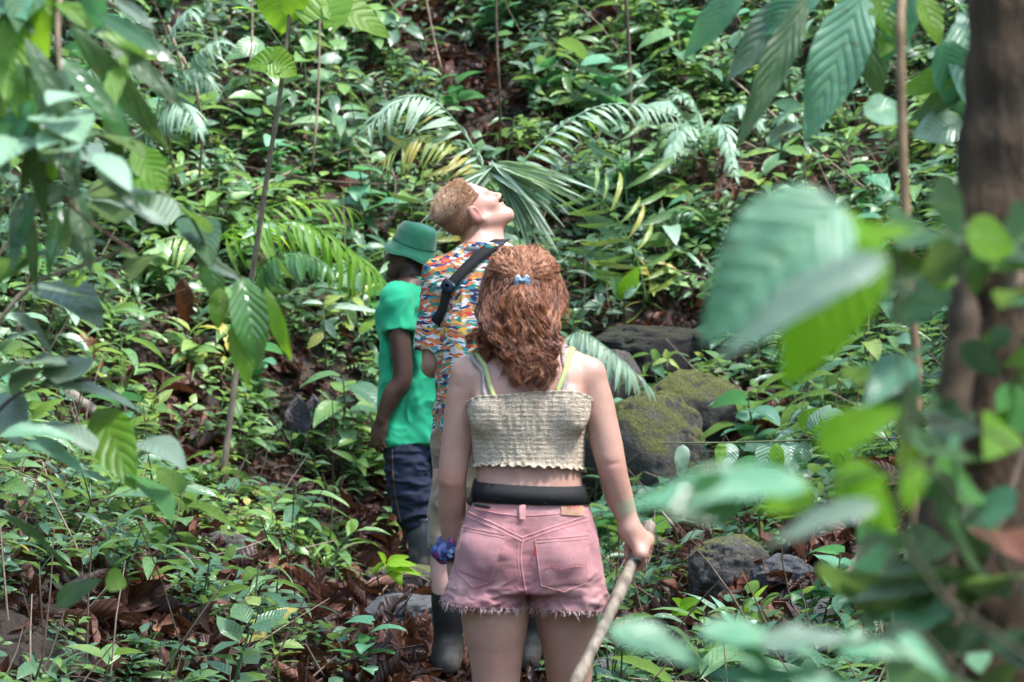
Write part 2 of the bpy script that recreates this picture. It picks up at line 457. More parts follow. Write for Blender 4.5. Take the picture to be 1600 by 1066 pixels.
ROCKS = [
    (1010, 775, 210, 165, "moss", 3, "broad low mossy boulder right behind the arm holding the stick", .8),
    (1085, 705, 170, 130, "moss", 5, "rounded mossy boulder with a dark flank above the broad one", .8),
    (1035, 590, 250, 84, "deep", 8, "big dark overhanging boulder under the ferns", .7),
    (955, 650, 110, 100, "bare", 12, "grey boulder just right of the shoulder of the person in the crop top", .8),
    (1150, 935, 145, 100, "semi", 14, "yellow mossy boulder with a hole, amid dead leaves at the right", .8),
    (1225, 930, 95, 60, "dark", 21, "small rough dark stone touching the yellow mossy boulder", .8),
    (1275, 990, 90, 62, "dark", 22, "angular black stone with sharp corners by the fallen branch", .8),
    (1180, 1000, 170, 42, "semi", 25, "flat mossy slab between dead leaves at the lower right", .8),
    (628, 992, 130, 62, "dark", 27, "dark grey rough stone on the path left of the rubber boot", .8),
    (628, 935, 110, 60, "semi", 28, "mossy stone under the muddy rubber boot", .9),
    (945, 1075, 130, 50, "dark", 31, "dark flat stone at the lower edge beside the walking stick", .8),
    (1385, 625, 90, 40, "bare", 33, "grey brown block of stone on the dark slope at the right", .6),
    (1205, 1060, 60, 32, "bare", 35, "small pale stone at the lower right among blurred leaves", .8),
    (350, 870, 90, 40, "bare", 37, "grey stone half buried in dead leaves at the lower left", .8),
]
RK = []
for (px, py, w_, h_, *_) in ROCKS:
    b_ = pg(px, py); q_ = w_*b_[1]/FPX/2; RK.append((b_[0], b_[1]+q_*.4, q_*.88, q_*.95+.03))
# keep people's standing places clear
def clear_of_people(x, y):
    k = np.ones_like(x, bool)
    for (cx, cy, r) in [(.04, 6.67, .42), (-.1, 9.0, .42), (-.42, 11.9, .36), (-.1, 7.6, .45), (-.15, 8.2, .4), (-.2, 10.4, .35), (-.40, 11.3, .34), (-.42, 10.8, .25)]:
        k &= (x-cx)**2 + (y-cy)**2 > r*r
    for (cx, cy, ra, rb) in RK: k &= ((x-cx)/ra)**2+((y-cy)/rb)**2 > 1
    k &= ~((y < 6.5) & (np.abs(x) < .75))
    return k
# ---- ground cover (nobody could count it)
cov = Leaves(); _r = np.random.default_rng(31)
N = 7900
for st, frac in (('lance', .22), ('ovate', .14), ('whorl', .08), ('vine', .16), ('small', .28), ('grassy', .05), ('fernlet', .07)):
    for pr in PROTO[st]:
        n = int(N*frac/4)
        x, y = sample(n, _r); k = clear_of_people(x, y); x, y = x[k], y[k]; n = len(x)
        h = _r.uniform(.05, .20, n)*np.exp(_r.normal(0, .28, n)) * np.where(y > 12.5, 1.08, 1.0)
        if st == 'small': h *= 1.15
        clump = .16*fbm(x*.8, y*.8, 2, 2, 5)
        # left bank and right slope: lighter, yellower leaf tint paints in bright highlights
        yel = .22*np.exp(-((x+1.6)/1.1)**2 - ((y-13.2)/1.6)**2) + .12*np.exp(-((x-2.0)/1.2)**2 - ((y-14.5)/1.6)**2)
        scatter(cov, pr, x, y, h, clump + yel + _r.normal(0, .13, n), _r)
cov.build("ground_cover", M_LEAF, kind="stuff", label="low green seedlings and creepers covering the forest banks")
# ---- leaf litter
lit = Leaves()
def curled(k):
    r = np.random.default_rng(k)
    return blade(['ovate', 'lance', 'ovate', 'obov'][k % 4], 6, 5, r.uniform(.2, .32), r.uniform(0, .4), r.uniform(-1.1, 1.3), curl=r.uniform(1.2, 3.4), vein=.016, nv=6, wav=r.uniform(.02, .08))
CURL = [curled(k) for k in range(10)]
def litter(acc, n, L0, L1, r, tlo, thi, y0=6.4, y1=18.5, lift=.02):
    for t in CURL:
        x, y = sample(n//len(CURL), r, y0, y1, invert=True)
        m = len(x)
        acc.put(t, r.uniform(0, 2*PI, m), r.normal(.0, .35, m), r.uniform(0, 2*PI, m)*(r.uniform(0, 1, m) < .5) + r.normal(0, .4, m), r.uniform(L0, L1, m),
                np.stack([x, y, ground(x, y)+r.uniform(0, lift, m)+.012], -1), r.uniform(tlo, thi, m))
litter(lit, 20000, .05, .12, _r, 0.0, .62)
litter(lit, 2600, .12, .24, _r, .0, .66, lift=.05)
lit.build("leaf_litter", M_BROWN, kind="stuff", label="curled brown dead leaves lying over the forest floor")
# ---- fine twigs in the litter and among the plants
tw = Acc(); pt_ = Acc(); x, y = sample(2400, _r); z = ground(x, y)
for k in range(len(x)):
    a = _r.uniform(0, 2*PI); e = abs(_r.normal(0, .35)) if k % 2 else _r.uniform(.5, 1.5); L = _r.uniform(.15, .6)
    d = np.array([math.cos(a)*math.cos(e), math.sin(a)*math.cos(e), math.sin(e)]); p = np.array([x[k], y[k], z[k]+_r.uniform(.01, .08)])
    b = _r.normal(0, .12*L, 3)
    if not clear_of_people(x[k:k+1], y[k:k+1])[0]: continue
    V, F, U = tube([p, p+d*L*.35+b, p+d*L*.7+b*.6, p+d*L], [.0045, .004, .003, .002], 3); (tw if k % 3 else pt_).add(V, F, U)
pt_.build("dry_stalks", M_PTWIG, kind="stuff", label="thin pale dry stalks standing and leaning in the undergrowth")
tw.build("twigs", M_TWIG, kind="stuff", label="thin brown twigs scattered through the undergrowth")
# ------------------------------------------------------------------ bodies and clothes: signed distance fields -> one continuous surface
def rotm(rx=0, ry=0, rz=0):
    return np.array(Matrix.Rotation(rz, 3, 'Z') @ Matrix.Rotation(ry, 3, 'Y') @ Matrix.Rotation(rx, 3, 'X'))
class Field:
    def __init__(s, lo, hi, h):
        s.lo = np.array(lo, float); s.h = h
        s.n = (np.ceil((np.array(hi)-s.lo)/h)).astype(int)+1
        s.f = np.full(s.n, .08, np.float32)
        s.M = np.eye(3); s.t = np.zeros(3); s.sc = 1.0          # local frame: world = M @ (sc*p) + t
    def frame(s, M=np.eye(3), t=(0, 0, 0), sc=1.0): s.M = np.array(M); s.t = np.array(t, float); s.sc = sc; return s
    def W(s, p): return s.M @ (np.array(p, float)*s.sc) + s.t
    def _box(s, lo, hi, pad):
        a = np.clip(np.floor((np.array(lo)-pad-s.lo)/s.h).astype(int), 0, s.n); b = np.clip(np.ceil((np.array(hi)+pad-s.lo)/s.h).astype(int)+1, 0, s.n)
        sl = tuple(slice(i, j) for i, j in zip(a, b))
        g = [(np.arange(a[i], b[i])*s.h + s.lo[i]).astype(np.float32) for i in range(3)]
        return sl, g[0][:, None, None], g[1][None, :, None], g[2][None, None, :]
    def _put(s, sl, d, k, op):
        f = s.f[sl]
        if f.size == 0: return
        if op == 'u':
            if k > 0: h = np.clip(.5+.5*(f-d)/k, 0, 1); r = f*(1-h)+d*h - k*h*(1-h)
            else: r = np.minimum(f, d)
        else:
            d = -d
            if k > 0: h = np.clip(.5-.5*(f-d)/k, 0, 1); r = f*(1-h)+d*h + k*h*(1-h)
            else: r = np.maximum(f, d)
        s.f[sl] = r
    def cone(s, a, b, ra, rb, k=.02, op='u'):
        a, b = s.W(a), s.W(b); ra *= s.sc; rb *= s.sc; m = max(ra, rb)
        sl, X, Y, Z = s._box(np.minimum(a, b)-m, np.maximum(a, b)+m, .06)
        ab = b-a; L2 = max(ab @ ab, 1e-9)
        t = np.clip(((X-a[0])*ab[0]+(Y-a[1])*ab[1]+(Z-a[2])*ab[2])/L2, 0, 1)
        d = np.sqrt((X-a[0]-t*ab[0])**2+(Y-a[1]-t*ab[1])**2+(Z-a[2]-t*ab[2])**2) - (ra+(rb-ra)*t)
        s._put(sl, d, k, op); return s
    def chain(s, pts, k=.02):
        """pts: (x,y,z,r)"""
        c = spline(np.array(pts, float), (len(pts)-1)*8+1)
        g = Field.__new__(Field); g.lo = s.lo; g.h = s.h; g.n = s.n; g.f = np.full(s.n, .08, np.float32); g.M = s.M; g.t = s.t; g.sc = s.sc
        for p, q in zip(c[:-1], c[1:]): g.cone(p[:3], q[:3], p[3], q[3], 0)
        w = np.array([s.W(p[:3]) for p in c]); m = c[:, 3].max()*s.sc
        sl, *_ = s._box(w.min(0)-m, w.max(0)+m, .06)
        s._put(sl, g.f[sl], k, 'u')
        return s
    def ell(s, c, r, rot=np.eye(3), k=.02, op='u'):
        c = s.W(c); r = np.array(r, float)*s.sc; Q = s.M @ np.array(rot); m = r.max()
        sl, X, Y, Z = s._box(c-m, c+m, .06)
        x, y, z = X-c[0], Y-c[1], Z-c[2]
        u = (x*Q[0, 0]+y*Q[1, 0]+z*Q[2, 0])/r[0]; v = (x*Q[0, 1]+y*Q[1, 1]+z*Q[2, 1])/r[1]; w = (x*Q[0, 2]+y*Q[1, 2]+z*Q[2, 2])/r[2]
        k0 = np.sqrt(u*u+v*v+w*w)+1e-6; k1 = np.sqrt((u/r[0])**2+(v/r[1])**2+(w/r[2])**2)+1e-6
        s._put(sl, k0*(k0-1)/k1, k, op); return s
    def loft(s, rows, k=.02, op='u', p=2.4, grow=0.0):
        """rows: (z, cx, cy, rx, ry); a body of superelliptic sections stacked in z"""
        r = np.array(rows, float); r = r[np.argsort(r[:, 0])]
        lo = np.array([(r[:, 1]-r[:, 3]).min(), (r[:, 2]-r[:, 4]).min(), r[0, 0]]) - grow; hi = np.array([(r[:, 1]+r[:, 3]).max(), (r[:, 2]+r[:, 4]).max(), r[-1, 0]]) + grow
        sl, X, Y, Z = s._box(lo, hi, .06)
        zz = Z[0, 0]
        # smooth interpolation of the rows
        def ip(c):
            f = np.interp(zz, r[:, 0], r[:, c]); g = (np.interp(zz-.012, r[:, 0], r[:, c])+np.interp(zz+.012, r[:, 0], r[:, c])+2*f)/4
            return g[None, None, :]
        cx, cy, rx, ry = ip(1), ip(2), ip(3)+grow, ip(4)+grow
        q = ((np.abs(X-cx)/rx)**p+(np.abs(Y-cy)/ry)**p)**(1/p)+1e-6
        rad = np.sqrt((X-cx)**2+(Y-cy)**2)+1e-6
        d = rad*(1-1/q)
        dz = np.maximum(r[0, 0]-Z, Z-r[-1, 0])
        d = np.where(dz > 0, np.sqrt(np.maximum(d, 0)**2+dz**2), np.maximum(d, dz))
        s._put(sl, d.astype(np.float32), k, op); return s
    def cut(s, n, p):                # keep the side the normal points away from
        n = np.array(n, float); n /= np.linalg.norm(n)
        g = [(np.arange(s.n[i])*s.h+s.lo[i]).astype(np.float32) for i in range(3)]
        d = (g[0][:, None, None]-p[0])*n[0]+(g[1][None, :, None]-p[1])*n[1]+(g[2][None, None, :]-p[2])*n[2]
        s.f = np.maximum(s.f, d); return s
    def mesh(s, smooth=1):
        f = s.f; h = s.h
        ins = (f < 0)
        c = sum(ins[i:f.shape[0]-1+i, j:f.shape[1]-1+j, k:f.shape[2]-1+k].astype(np.int8) for i in (0, 1) for j in (0, 1) for k in (0, 1))
        act = np.argwhere((c > 0) & (c < 8)); N = len(act)
        idx = np.full(c.shape, -1, np.int64); idx[act[:, 0], act[:, 1], act[:, 2]] = np.arange(N)
        P = np.zeros((N, 3)); C = np.zeros(N)
        corners = [(i, j, k) for i in (0, 1) for j in (0, 1) for k in (0, 1)]
        for ax in range(3):
            for cr in corners:
                if cr[ax] == 1: continue
                c2 = list(cr); c2[ax] = 1
                fa = f[act[:, 0]+cr[0], act[:, 1]+cr[1], act[:, 2]+cr[2]]; fb = f[act[:, 0]+c2[0], act[:, 1]+c2[1], act[:, 2]+c2[2]]
                m = (fa < 0) != (fb < 0)
                t = np.where(m, fa/np.where(fa == fb, 1, fa-fb), 0)
                q = np.array(cr, float)[None]+np.zeros((N, 3)); q[:, ax] += t
                P[m] += q[m]; C[m] += 1
        V = (act + P/C[:, None])*h + s.lo
        Fs = []
        for ax in range(3):
            a, b = [(1, 2), (2, 0), (0, 1)][ax]
            sh = [slice(0, None)]*3
            A = np.moveaxis(ins, ax, 0)
            df = A[:-1] != A[1:]
            e = np.argwhere(np.moveaxis(df, 0, ax))
            ok = (e[:, a] > 0) & (e[:, b] > 0) & (e[:, a] < f.shape[a]-1) & (e[:, b] < f.shape[b]-1)
            e = e[ok]
            def cell(da, db):
                g = e.copy(); g[:, a] += da; g[:, b] += db
                return idx[g[:, 0], g[:, 1], g[:, 2]]
            qd = np.stack([cell(-1, -1), cell(0, -1), cell(0, 0), cell(-1, 0)], -1)
            st = ins[e[:, 0], e[:, 1], e[:, 2]]
            qd[~st] = qd[~st][:, ::-1]
            Fs.append(qd)
        Fq = np.vstack(Fs); Fq = Fq[(Fq >= 0).all(1)]
        for _ in range(smooth): V = laplace(V, Fq, .5)
        return V, Fq
def laplace(V, F, w):
    A = np.zeros_like(V); C = np.zeros(len(V))
    for i in range(4):
        a, b = F[:, i], F[:, (i+1) % 4]
        for k in range(3):
            A[:, k] += np.bincount(a, V[b, k], len(V)) + np.bincount(b, V[a, k], len(V))
        C += np.bincount(a, minlength=len(V)) + np.bincount(b, minlength=len(V))
    return V*(1-w) + w*A/np.maximum(C, 1)[:, None]
def normals(V, F):
    n = np.cross(V[F[:, 2]]-V[F[:, 0]], V[F[:, 3]]-V[F[:, 1]])
    N = np.zeros_like(V)
    for i in range(4):
        for k in range(3): N[:, k] += np.bincount(F[:, i], n[:, k], len(V))
    return N/(np.linalg.norm(N, axis=1, keepdims=True)+1e-12)
def folds(V, F, amp, freq, seed, stretch=(1, 1, 1), mask=None, sharp=True):
    N = normals(V, F); q = V*np.array(stretch)*freq
    w = fbm(q[:, 0]+.8*noise3(q[:, 0]*.5, q[:, 1]*.5, q[:, 2]*.5, seed+3), q[:, 1], q[:, 2], 2, seed)
    d = (1-2*np.abs(w)*1.6) if sharp else w
    d = np.clip(d, -1, 1)*amp
    if mask is not None: d = d*mask
    return V+N*d[:, None]
def bvh_of(V, F): return BVHTree.FromPolygons([Vector(v) for v in V], [tuple(int(i) for i in f) for f in F])
def project(bvh, pts, d, off, back=.5):
    """shoot every point along d from far outside onto the surface; returns points lifted by off, or None"""
    out = []; d = Vector(d).normalized()
    for p in pts:
        h = bvh.ray_cast(Vector(p)-d*back, d)
        out.append(np.array(h[0]+h[1]*off) if h[0] is not None else None)
    return out
def patch(bvh, corners, nu, nv, d, off):
    """a cloth panel laid on a surface: bilinear grid of 4 corners (x,z) projected along d"""
    c = np.array(corners, float)
    us, vs = np.linspace(0, 1, nu), np.linspace(0, 1, nv); P = []
    for v in vs:
        for u in us:
            q = c[0]*(1-u)*(1-v)+c[1]*u*(1-v)+c[2]*u*v+c[3]*(1-u)*v
            P.append((q[0], 0, q[1]))
    H = project(bvh, P, d, off)
    last = None
    for i, hh in enumerate(H):
        if hh is None: H[i] = last if last is not None else np.array(P[i])
        else: last = hh
    V = np.array(H); i, j = np.meshgrid(np.arange(nv-1), np.arange(nu-1), indexing='ij')
    q = (i*nu+j).ravel(); F = np.stack([q, q+1, q+nu+1, q+nu], -1)
    U = np.array([(u, v) for v in vs for u in us])
    return V, F, U
def seam(acc, bvh, line, d, off, rad, n=30, T=0.0):
    c = spline([(p[0], 0, p[1]) for p in line], n)
    H = [h for h in project(bvh, c, d, off) if h is not None]
    if len(H) > 3:
        V, F, U = tube(np.array(H), rad, 4); acc.add(V, F, U, T)

def head(fd, M, c, sc=1.0, male=True, hair=0.0, neck=None):
    """head in its own frame: y face, z crown"""
    fd.frame(M, c, sc)
    fd.ell((0, -.015, .035), (.076+hair, .099+hair, .090+hair), k=.01)
    fd.ell((0, .034, -.022), (.060, .060, .084), k=.03)
    j = .004 if male else 0
    for s in (-1, 1):
        fd.cone((s*.054, .0, -.048), (s*.018, .076, -.104), .020+j, .016+j, .025)
        fd.ell((s*.040, .060, -.026), (.024, .026, .022), k=.02)
    fd.cone((0, .0, -.06), (0, .078, -.100), .045, .022, .03)
    fd.cone((-.033, .078, .016), (.033, .078, .016), .016, .016, .015)
    for s in (-1, 1): fd.ell((s*.031, .098, -.003), (.017, .012, .011), k=.012, op='s')
    for s in (-1, 1): fd.ell((s*.031, .077, -.003), (.014, .014, .012), k=.003)
    fd.cone((0, .088, .008), (0, .113, -.034), .008, .0105, .012)
    for s in (-1, 1): fd.ell((s*.012, .102, -.038), (.009, .010, .008), k=.008)
    fd.ell((0, .093, -.061), (.024, .013, .0065), k=.006)
    fd.ell((0, .091, -.072), (.021, .012, .0075), k=.006)
    fd.ell((0, .106, -.0665), (.022, .010, .0015), k=.003, op='s')
    for s in (-1, 1):
        E = rotm(R(-14), 0, s*R(-6))
        fd.ell((s*.084, -.014, -.004), (.010, .0225, .036), E, k=.003)
        fd.ell((s*.080, -.010, -.030), (.008, .010, .012), E, k=.006)
        fd.ell((s*.0945, -.008, .000), (.008, .0125, .024), E, k=.003, op='s')
        fd.cone((s*.0885, -.015, -.012), (s*.0885, -.013, .012), .0035, .003, .003)
    fd.frame()
def finger(fd, p0, dirs, lens, r0, r1, k=.004):
    """chain of phalanges; dirs unit vectors"""
    p = np.array(p0, float); rs = np.linspace(r0, r1, len(lens)+1)
    for i, (d, L) in enumerate(zip(dirs, lens)):
        d = np.array(d, float); d /= np.linalg.norm(d); q = p+d*L
        fd.cone(p, q, rs[i], rs[i+1], k if i else .008); p = q
def relaxed_hand(fd, wrist, down, palm_n, side, sc=1.0, curl=.35):
    """hanging hand: down = forearm direction, palm_n = where the palm faces, side = thumb side"""
    dn = np.array(down, float); dn /= np.linalg.norm(dn); sd = np.array(side, float); sd -= dn*(sd @ dn); sd /= np.linalg.norm(sd)
    pn = np.array(palm_n, float); pn -= dn*(pn @ dn); pn -= sd*(pn @ sd); pn /= np.linalg.norm(pn)
    w = np.array(wrist, float)
    Q = np.stack([sd, pn, dn], -1)
    fd.ell(w+dn*.048*sc, np.array([.040, .017, .056])*sc, Q, k=.018)
    for i, L in enumerate((.070, .078, .072, .056)):
        o = (.027-.018*i)*sc; st = w+dn*(.090-.004*abs(i-1.3))*sc+sd*o
        ds = []; a = curl*.4
        for _ in range(3):
            ds.append(dn*math.cos(a)+pn*math.sin(a)+sd*(.10-.07*i)); a += curl*(1+.1*i)
        Ls = np.array([.45, .31, .24])*L*sc
        finger(fd, st, ds, Ls, .0095*sc, .0072*sc)
    a = .5
    finger(fd, w+dn*.022*sc+sd*.026*sc+pn*.006*sc, [dn*.75+sd*.55+pn*.35, dn*.9+sd*.2+pn*.3, dn+pn*.35], np.array([.042, .032, .026])*sc, .0125*sc, .0085*sc)

def skin_mat(name, c, c2, red):
    g = NT(name); tc = g.n('TexCoord')
    a = noise_n(g, 9, 4, .6, (tc, 3)); b = noise_n(g, 160, 3, .6, (tc, 3))
    col = g.ramp(a, [(.3, c2), (.7, c)])
    ti = g.n('Attribute', {'attribute_name': 'tint'})
    col = g.mix((ti, 2), col, red)
    vo = g.n('TexVoronoi', Vector=(tc, 3), Scale=38.0); fr = g.n('MapRange', i0=(vo, 0), i1=.05, i2=.11, i3=.55, i4=0.0); fs_ = g.math('MULTIPLY', fr, g.n('MapRange', i0=a, i1=.5, i2=.56, i3=0.0, i4=1.0)); col = g.mix(fs_, col, tuple(k*.38 for k in c)); n4 = noise_n(g, 60, 4, .7, (tc, 3)); col = g.mix(g.math('MULTIPLY', n4, .30), col, tuple(k*.62 for k in c2))
    bm = g.n('Bump', Strength=.22, Distance=.002, Height=g.math('ADD', b, n4))
    p = g.n('BsdfPrincipled', Base_Color=col, Roughness=.47, Normal=bm)
    p.inputs['Subsurface Weight'].default_value = .12
    p.inputs['Subsurface Radius'].default_value = (.02, .008, .004)
    p.inputs['Subsurface Scale'].default_value = .6
    p.inputs['Specular IOR Level'].default_value = .4
    return g.out(p)
def cloth_mat(name, c, c2, scale=8, weave=420, rough=.9, sheen=.2, bump=.25):
    g = NT(name); tc = g.n('TexCoord')
    a = noise_n(g, scale, 4, .6, (tc, 3)); b = noise_n(g, weave, 2, .6, (tc, 3))
    col = g.ramp(a, [(.3, c2), (.7, c)])
    bm = g.n('Bump', Strength=bump, Distance=.002, Height=g.math('ADD', b, a))
    p = g.n('BsdfPrincipled', Base_Color=col, Roughness=rough, Normal=bm)
    p.inputs['Sheen Weight'].default_value = sheen
    return g.out(p)
M_SKIN_W = skin_mat("skin_fair", (.50, .30, .235), (.42, .235, .18), (.46, .17, .13))
M_SKIN_M = skin_mat("skin_pale", (.56, .34, .28), (.50, .27, .215), (.56, .19, .14))
M_SKIN_D = skin_mat("skin_deep", (.085, .042, .030), (.055, .026, .019), (.13, .06, .045))
g = NT("hair_strand")
ti = g.n('Attribute', {'attribute_name': 'tint'})
col = g.ramp((ti, 2), [(0, (.035, .010, .006)), (.35, (.135, .038, .018)), (.65, (.31, .112, .050)), (1, (.62, .33, .19))])
p = g.n('BsdfPrincipled', Base_Color=col, Roughness=.42); p.inputs['Specular IOR Level'].default_value = .55
M_HAIR = g.out(p)
M_BLACK = simple("black_webbing", (.004, .004, .005), .8, (.0025, .0025, .003), 60, .3)
def hair_strands(name, lines, rad, parent, tints, k=3, mat=None, **kw):
    """lines (n,m,3)"""
    L = np.asarray(lines, float); n, m, _ = L.shape
    tg = np.gradient(L, axis=1); tg /= np.linalg.norm(tg, axis=2, keepdims=True)+1e-9
    ref = np.array([.3, .9, .2]); u = np.cross(tg, ref); u /= np.linalg.norm(u, axis=2, keepdims=True)+1e-9; v = np.cross(tg, u)
    w = rad*np.interp(np.linspace(0, 1, m), [0, .1, .7, 1], [.9, 1, .85, .15])
    V = []
    for i in range(k):
        a = i/k*2*PI; V.append(L+(u*math.cos(a)+v*math.sin(a))*w[None, :, None])
    V = np.stack(V, 2).reshape(-1, 3)
    i, j = np.meshgrid(np.arange(m-1), np.arange(k), indexing='ij')
    F0 = np.stack([i*k+j, i*k+(j+1) % k, (i+1)*k+(j+1) % k, (i+1)*k+j], -1).reshape(-1, 4)
    F = (F0[None]+(np.arange(n)*m*k)[:, None, None]).reshape(-1, 4)
    T = np.repeat(tints, m*k)
    return mesh_obj(name, V, F, mat or M_HAIR, parent, tint=T, **kw)
# ------------------------------------------------------------------ woman in pink shorts; local x = right, y = away from the photographer, z up from the soles
WX, WY, WZ = (825-800)/600, 6.667, CAMZ-(1373-533)/600
def wl(px, py, y=0.0):             # photograph pixel -> her local frame at local depth y
    Y = WY+y; return np.array([(px-800)/FPX*Y-WX, y, CAMZ-(py-533)/FPX*Y-WZ])
woman = empty("person", (WX, WY, WZ), label="person with curly red hair in pink denim shorts and beige crop top, seen from behind", cat="person")
stick_h = wl(996, 862, .02); stick_b = wl(903, 1066, -.38)
sd_ = stick_b-stick_h; sd_ /= np.linalg.norm(sd_); stick_a = stick_h-sd_*.12
fw = Field((-.34, -.26, -.02), (.40, .30, 1.70), .0042)
torso = [(.80, -.005, .0, .172, .115), (.87, -.004, .0, .170, .118), (.94, 0, .0, .155, .108), (1.0, .003, .0, .142, .098), (1.05, .002, .0, .136, .090), (1.12, -.002, .0, .135, .092),
         (1.20, -.006, -.002, .136, .100), (1.27, -.008, -.006, .141, .098), (1.32, -.002, -.008, .140, .078), (1.355, 0, -.006, .095, .058), (1.38, 0, .0, .060, .050)]
fw.loft(torso, .02)
ft = Field((-.22, -.2, .95), (.22, .2, 1.36), .006); ft.loft(torso, .02)
for s in (-1, 1):
    ft.ell((s*.072, .075, 1.20), (.055, .045, .055), k=.03); ft.ell((s*.075, -.055, 1.25), (.062, .035, .085), k=.04); ft.ell((s*.112, -.085, 1.22), (.030, .02, .05), k=.03)
T_BVH = bvh_of(*ft.mesh(2))
fw.cone((0, .0, 1.34), (0, .045, 1.47), .056, .052, .04)
for s in (-1, 1):
    fw.cone((s*.03, -.005, 1.385), (s*.155, -.005, 1.318), .034, .040, .04)          # trapezius to shoulder
    fw.ell((s*.075, -.055, 1.25), (.062, .035, .085), k=.04)                            # shoulder blades
    fw.ell((s*.072, .075, 1.20), (.055, .045, .055), k=.03)
    fw.ell((s*.078, -.05, .845), (.088, .085, .085), k=.03)
    fw.ell((s*.112, -.085, 1.22), (.030, .02, .05), k=.03)
fw.cone((0, -.115, 1.34), (0, -.118, 1.06), .012, .012, .03, 's')                       # spine groove
for s in (-1, 1): fw.ell((s*.045, -.105, 1.045), (.012, .012, .014), k=.02, op='s')
# legs
fw.chain([(-.080, -.005, .86, .090), (-.086, -.010, .70, .089), (-.084, -.005, .60, .072), (-.083, .0, .50, .060), (-.083, -.012, .44, .056), (-.084, -.03, .34, .058), (-.084, -.02, .22, .046), (-.085, -.01, .08, .034)], .03)
fw.chain([(.082, .0, .86, .090), (.100, .03, .70, .084), (.106, .05, .60, .069), (.110, .07, .50, .058), (.110, .06, .44, .054), (.112, .03, .34, .056), (.112, .0, .22, .045), (.112, -.02, .08, .034)], .03)
for x0, y0 in ((-.085, -.01), (.112, -.02)):
    fw.cone((x0, y0-.02, .04), (x0, y0+.16, .025), .034, .026, .03)
    fw.ell((x0, y0-.03, .03), (.030, .035, .030), k=.02)
# left arm (hangs, the hand in front of the hip)
fw.chain([(-.158, -.005, 1.306, .044), (-.172, -.008, 1.24, .0430), (-.187, -.012, 1.13, .0395), (-.197, -.014, 1.05, .0375), (-.197, -.01, 1.03, .036), (-.199, .018, .97, .0365), (-.199, .045, .90, .029), (-.199, .06, .862, .0245)], .022)
relaxed_hand(fw, (-.198, .062, .855), (.02, .25, -1), (.9, -.2, 0), (.1, 1, .2), .96, .45)
# right arm, the hand closed round the stick
wr = wl(984, 824, .0)
fw.chain([(.159, -.005, 1.304, .045), (.178, -.01, 1.24, .0440), (.200, -.02, 1.15, .0415), (.214, -.028, 1.09, .0385), (.222, -.025, 1.05, .0375), (.236, -.012, 1.0, .0365), (.252, .0, .955, .030), (wr[0], wr[1], wr[2], .0235)], .022)
ax = sd_
e1 = np.array([1.0, 0, 0]); e1 -= ax*(e1 @ ax); e1 /= np.linalg.norm(e1)          # to the right of the stick
e2 = np.cross(ax, e1)                                                              # roughly towards/away from the camera
if e2[1] > 0: e2 = -e2                                                             # e2 points to the camera
rs_ = .0175
hc = stick_h
kn = hc+e1*.018+e2*.024
fw.cone(wr, hc+e2*.026+e1*.004-ax*.012, .024, .024, .02)
fw.cone(wr+np.array([.004, 0, -.01]), kn-ax*.022, .020, .017, .02)
fw.cone(wr+np.array([-.004, 0, -.01]), kn+ax*.030, .020, .016, .02)
fw.cone(kn-ax*.030, kn+ax*.036, .0155, .014, .015)
for i in range(4):
    o = -.031+.021*i; L = (.95, 1.0, .97, .85)[i]
    ra = rs_+.0085
    pts = []
    for a in np.linspace(.75, .75-3.6*L, 7):
        pts.append(hc+ax*(o+.004)+e2*math.sin(a)*ra*1.06+e1*math.cos(a)*ra*1.12)
    pts = [kn+ax*o*1.05]+pts
    rr = np.linspace(.0090, .0070, len(pts))
    for q in range(len(pts)-1): fw.cone(pts[q], pts[q+1], rr[q], rr[q+1], .0012)
tp = [hc-ax*.040+e2*.020-e1*.004, hc-ax*.030+e2*.014-e1*.024, hc-ax*.012+e2*.0-e1*.029, hc+ax*.010-e2*.014-e1*.024]
for q in range(3): fw.cone(tp[q], tp[q+1], [.013, .011, .010][q], [.011, .010, .0085][q], .006)
fw.cone((-.222, -.052, 1.044), (-.180, -.056, 1.036), .0015, .0015, .008, 's'); fw.cone((.200, -.068, 1.078), (.236, -.064, 1.086), .0015, .0015, .008, 's')
hm = rotm(R(-16), 0, R(-4))
hcen = np.array([-.012, .065, 1.525])
head(fw, hm, hcen, .98, male=False)
V, F = fw.mesh(1)
T = np.zeros(len(V))
def blob(V, p, r): return np.exp(-(((V-np.array(p))/r)**2).sum(1))
T += .45*blob(V, (-.2, -.04, 1.035), .035)+.4*blob(V, (.22, -.05, 1.07), .035)+.3*blob(V, kn, .03)+.25*blob(V, (-.2, .0, .92), .05)
T += .25*np.clip(fbm(V[:, 0]*14, V[:, 1]*14, V[:, 2]*14, 2, 2), 0, 1)+.2*blob(V, (0, -.1, 1.32), .1)
V = V + normals(V, F)*(.0012*fbm(V[:, 0]*30, V[:, 1]*30, V[:, 2]*30, 2, 8))[:, None]
wbody = mesh_obj("body", V, F, M_SKIN_W, woman, tint=T, label="bare back, arms and legs with fair skin")
W_BVH = bvh_of(V, F)

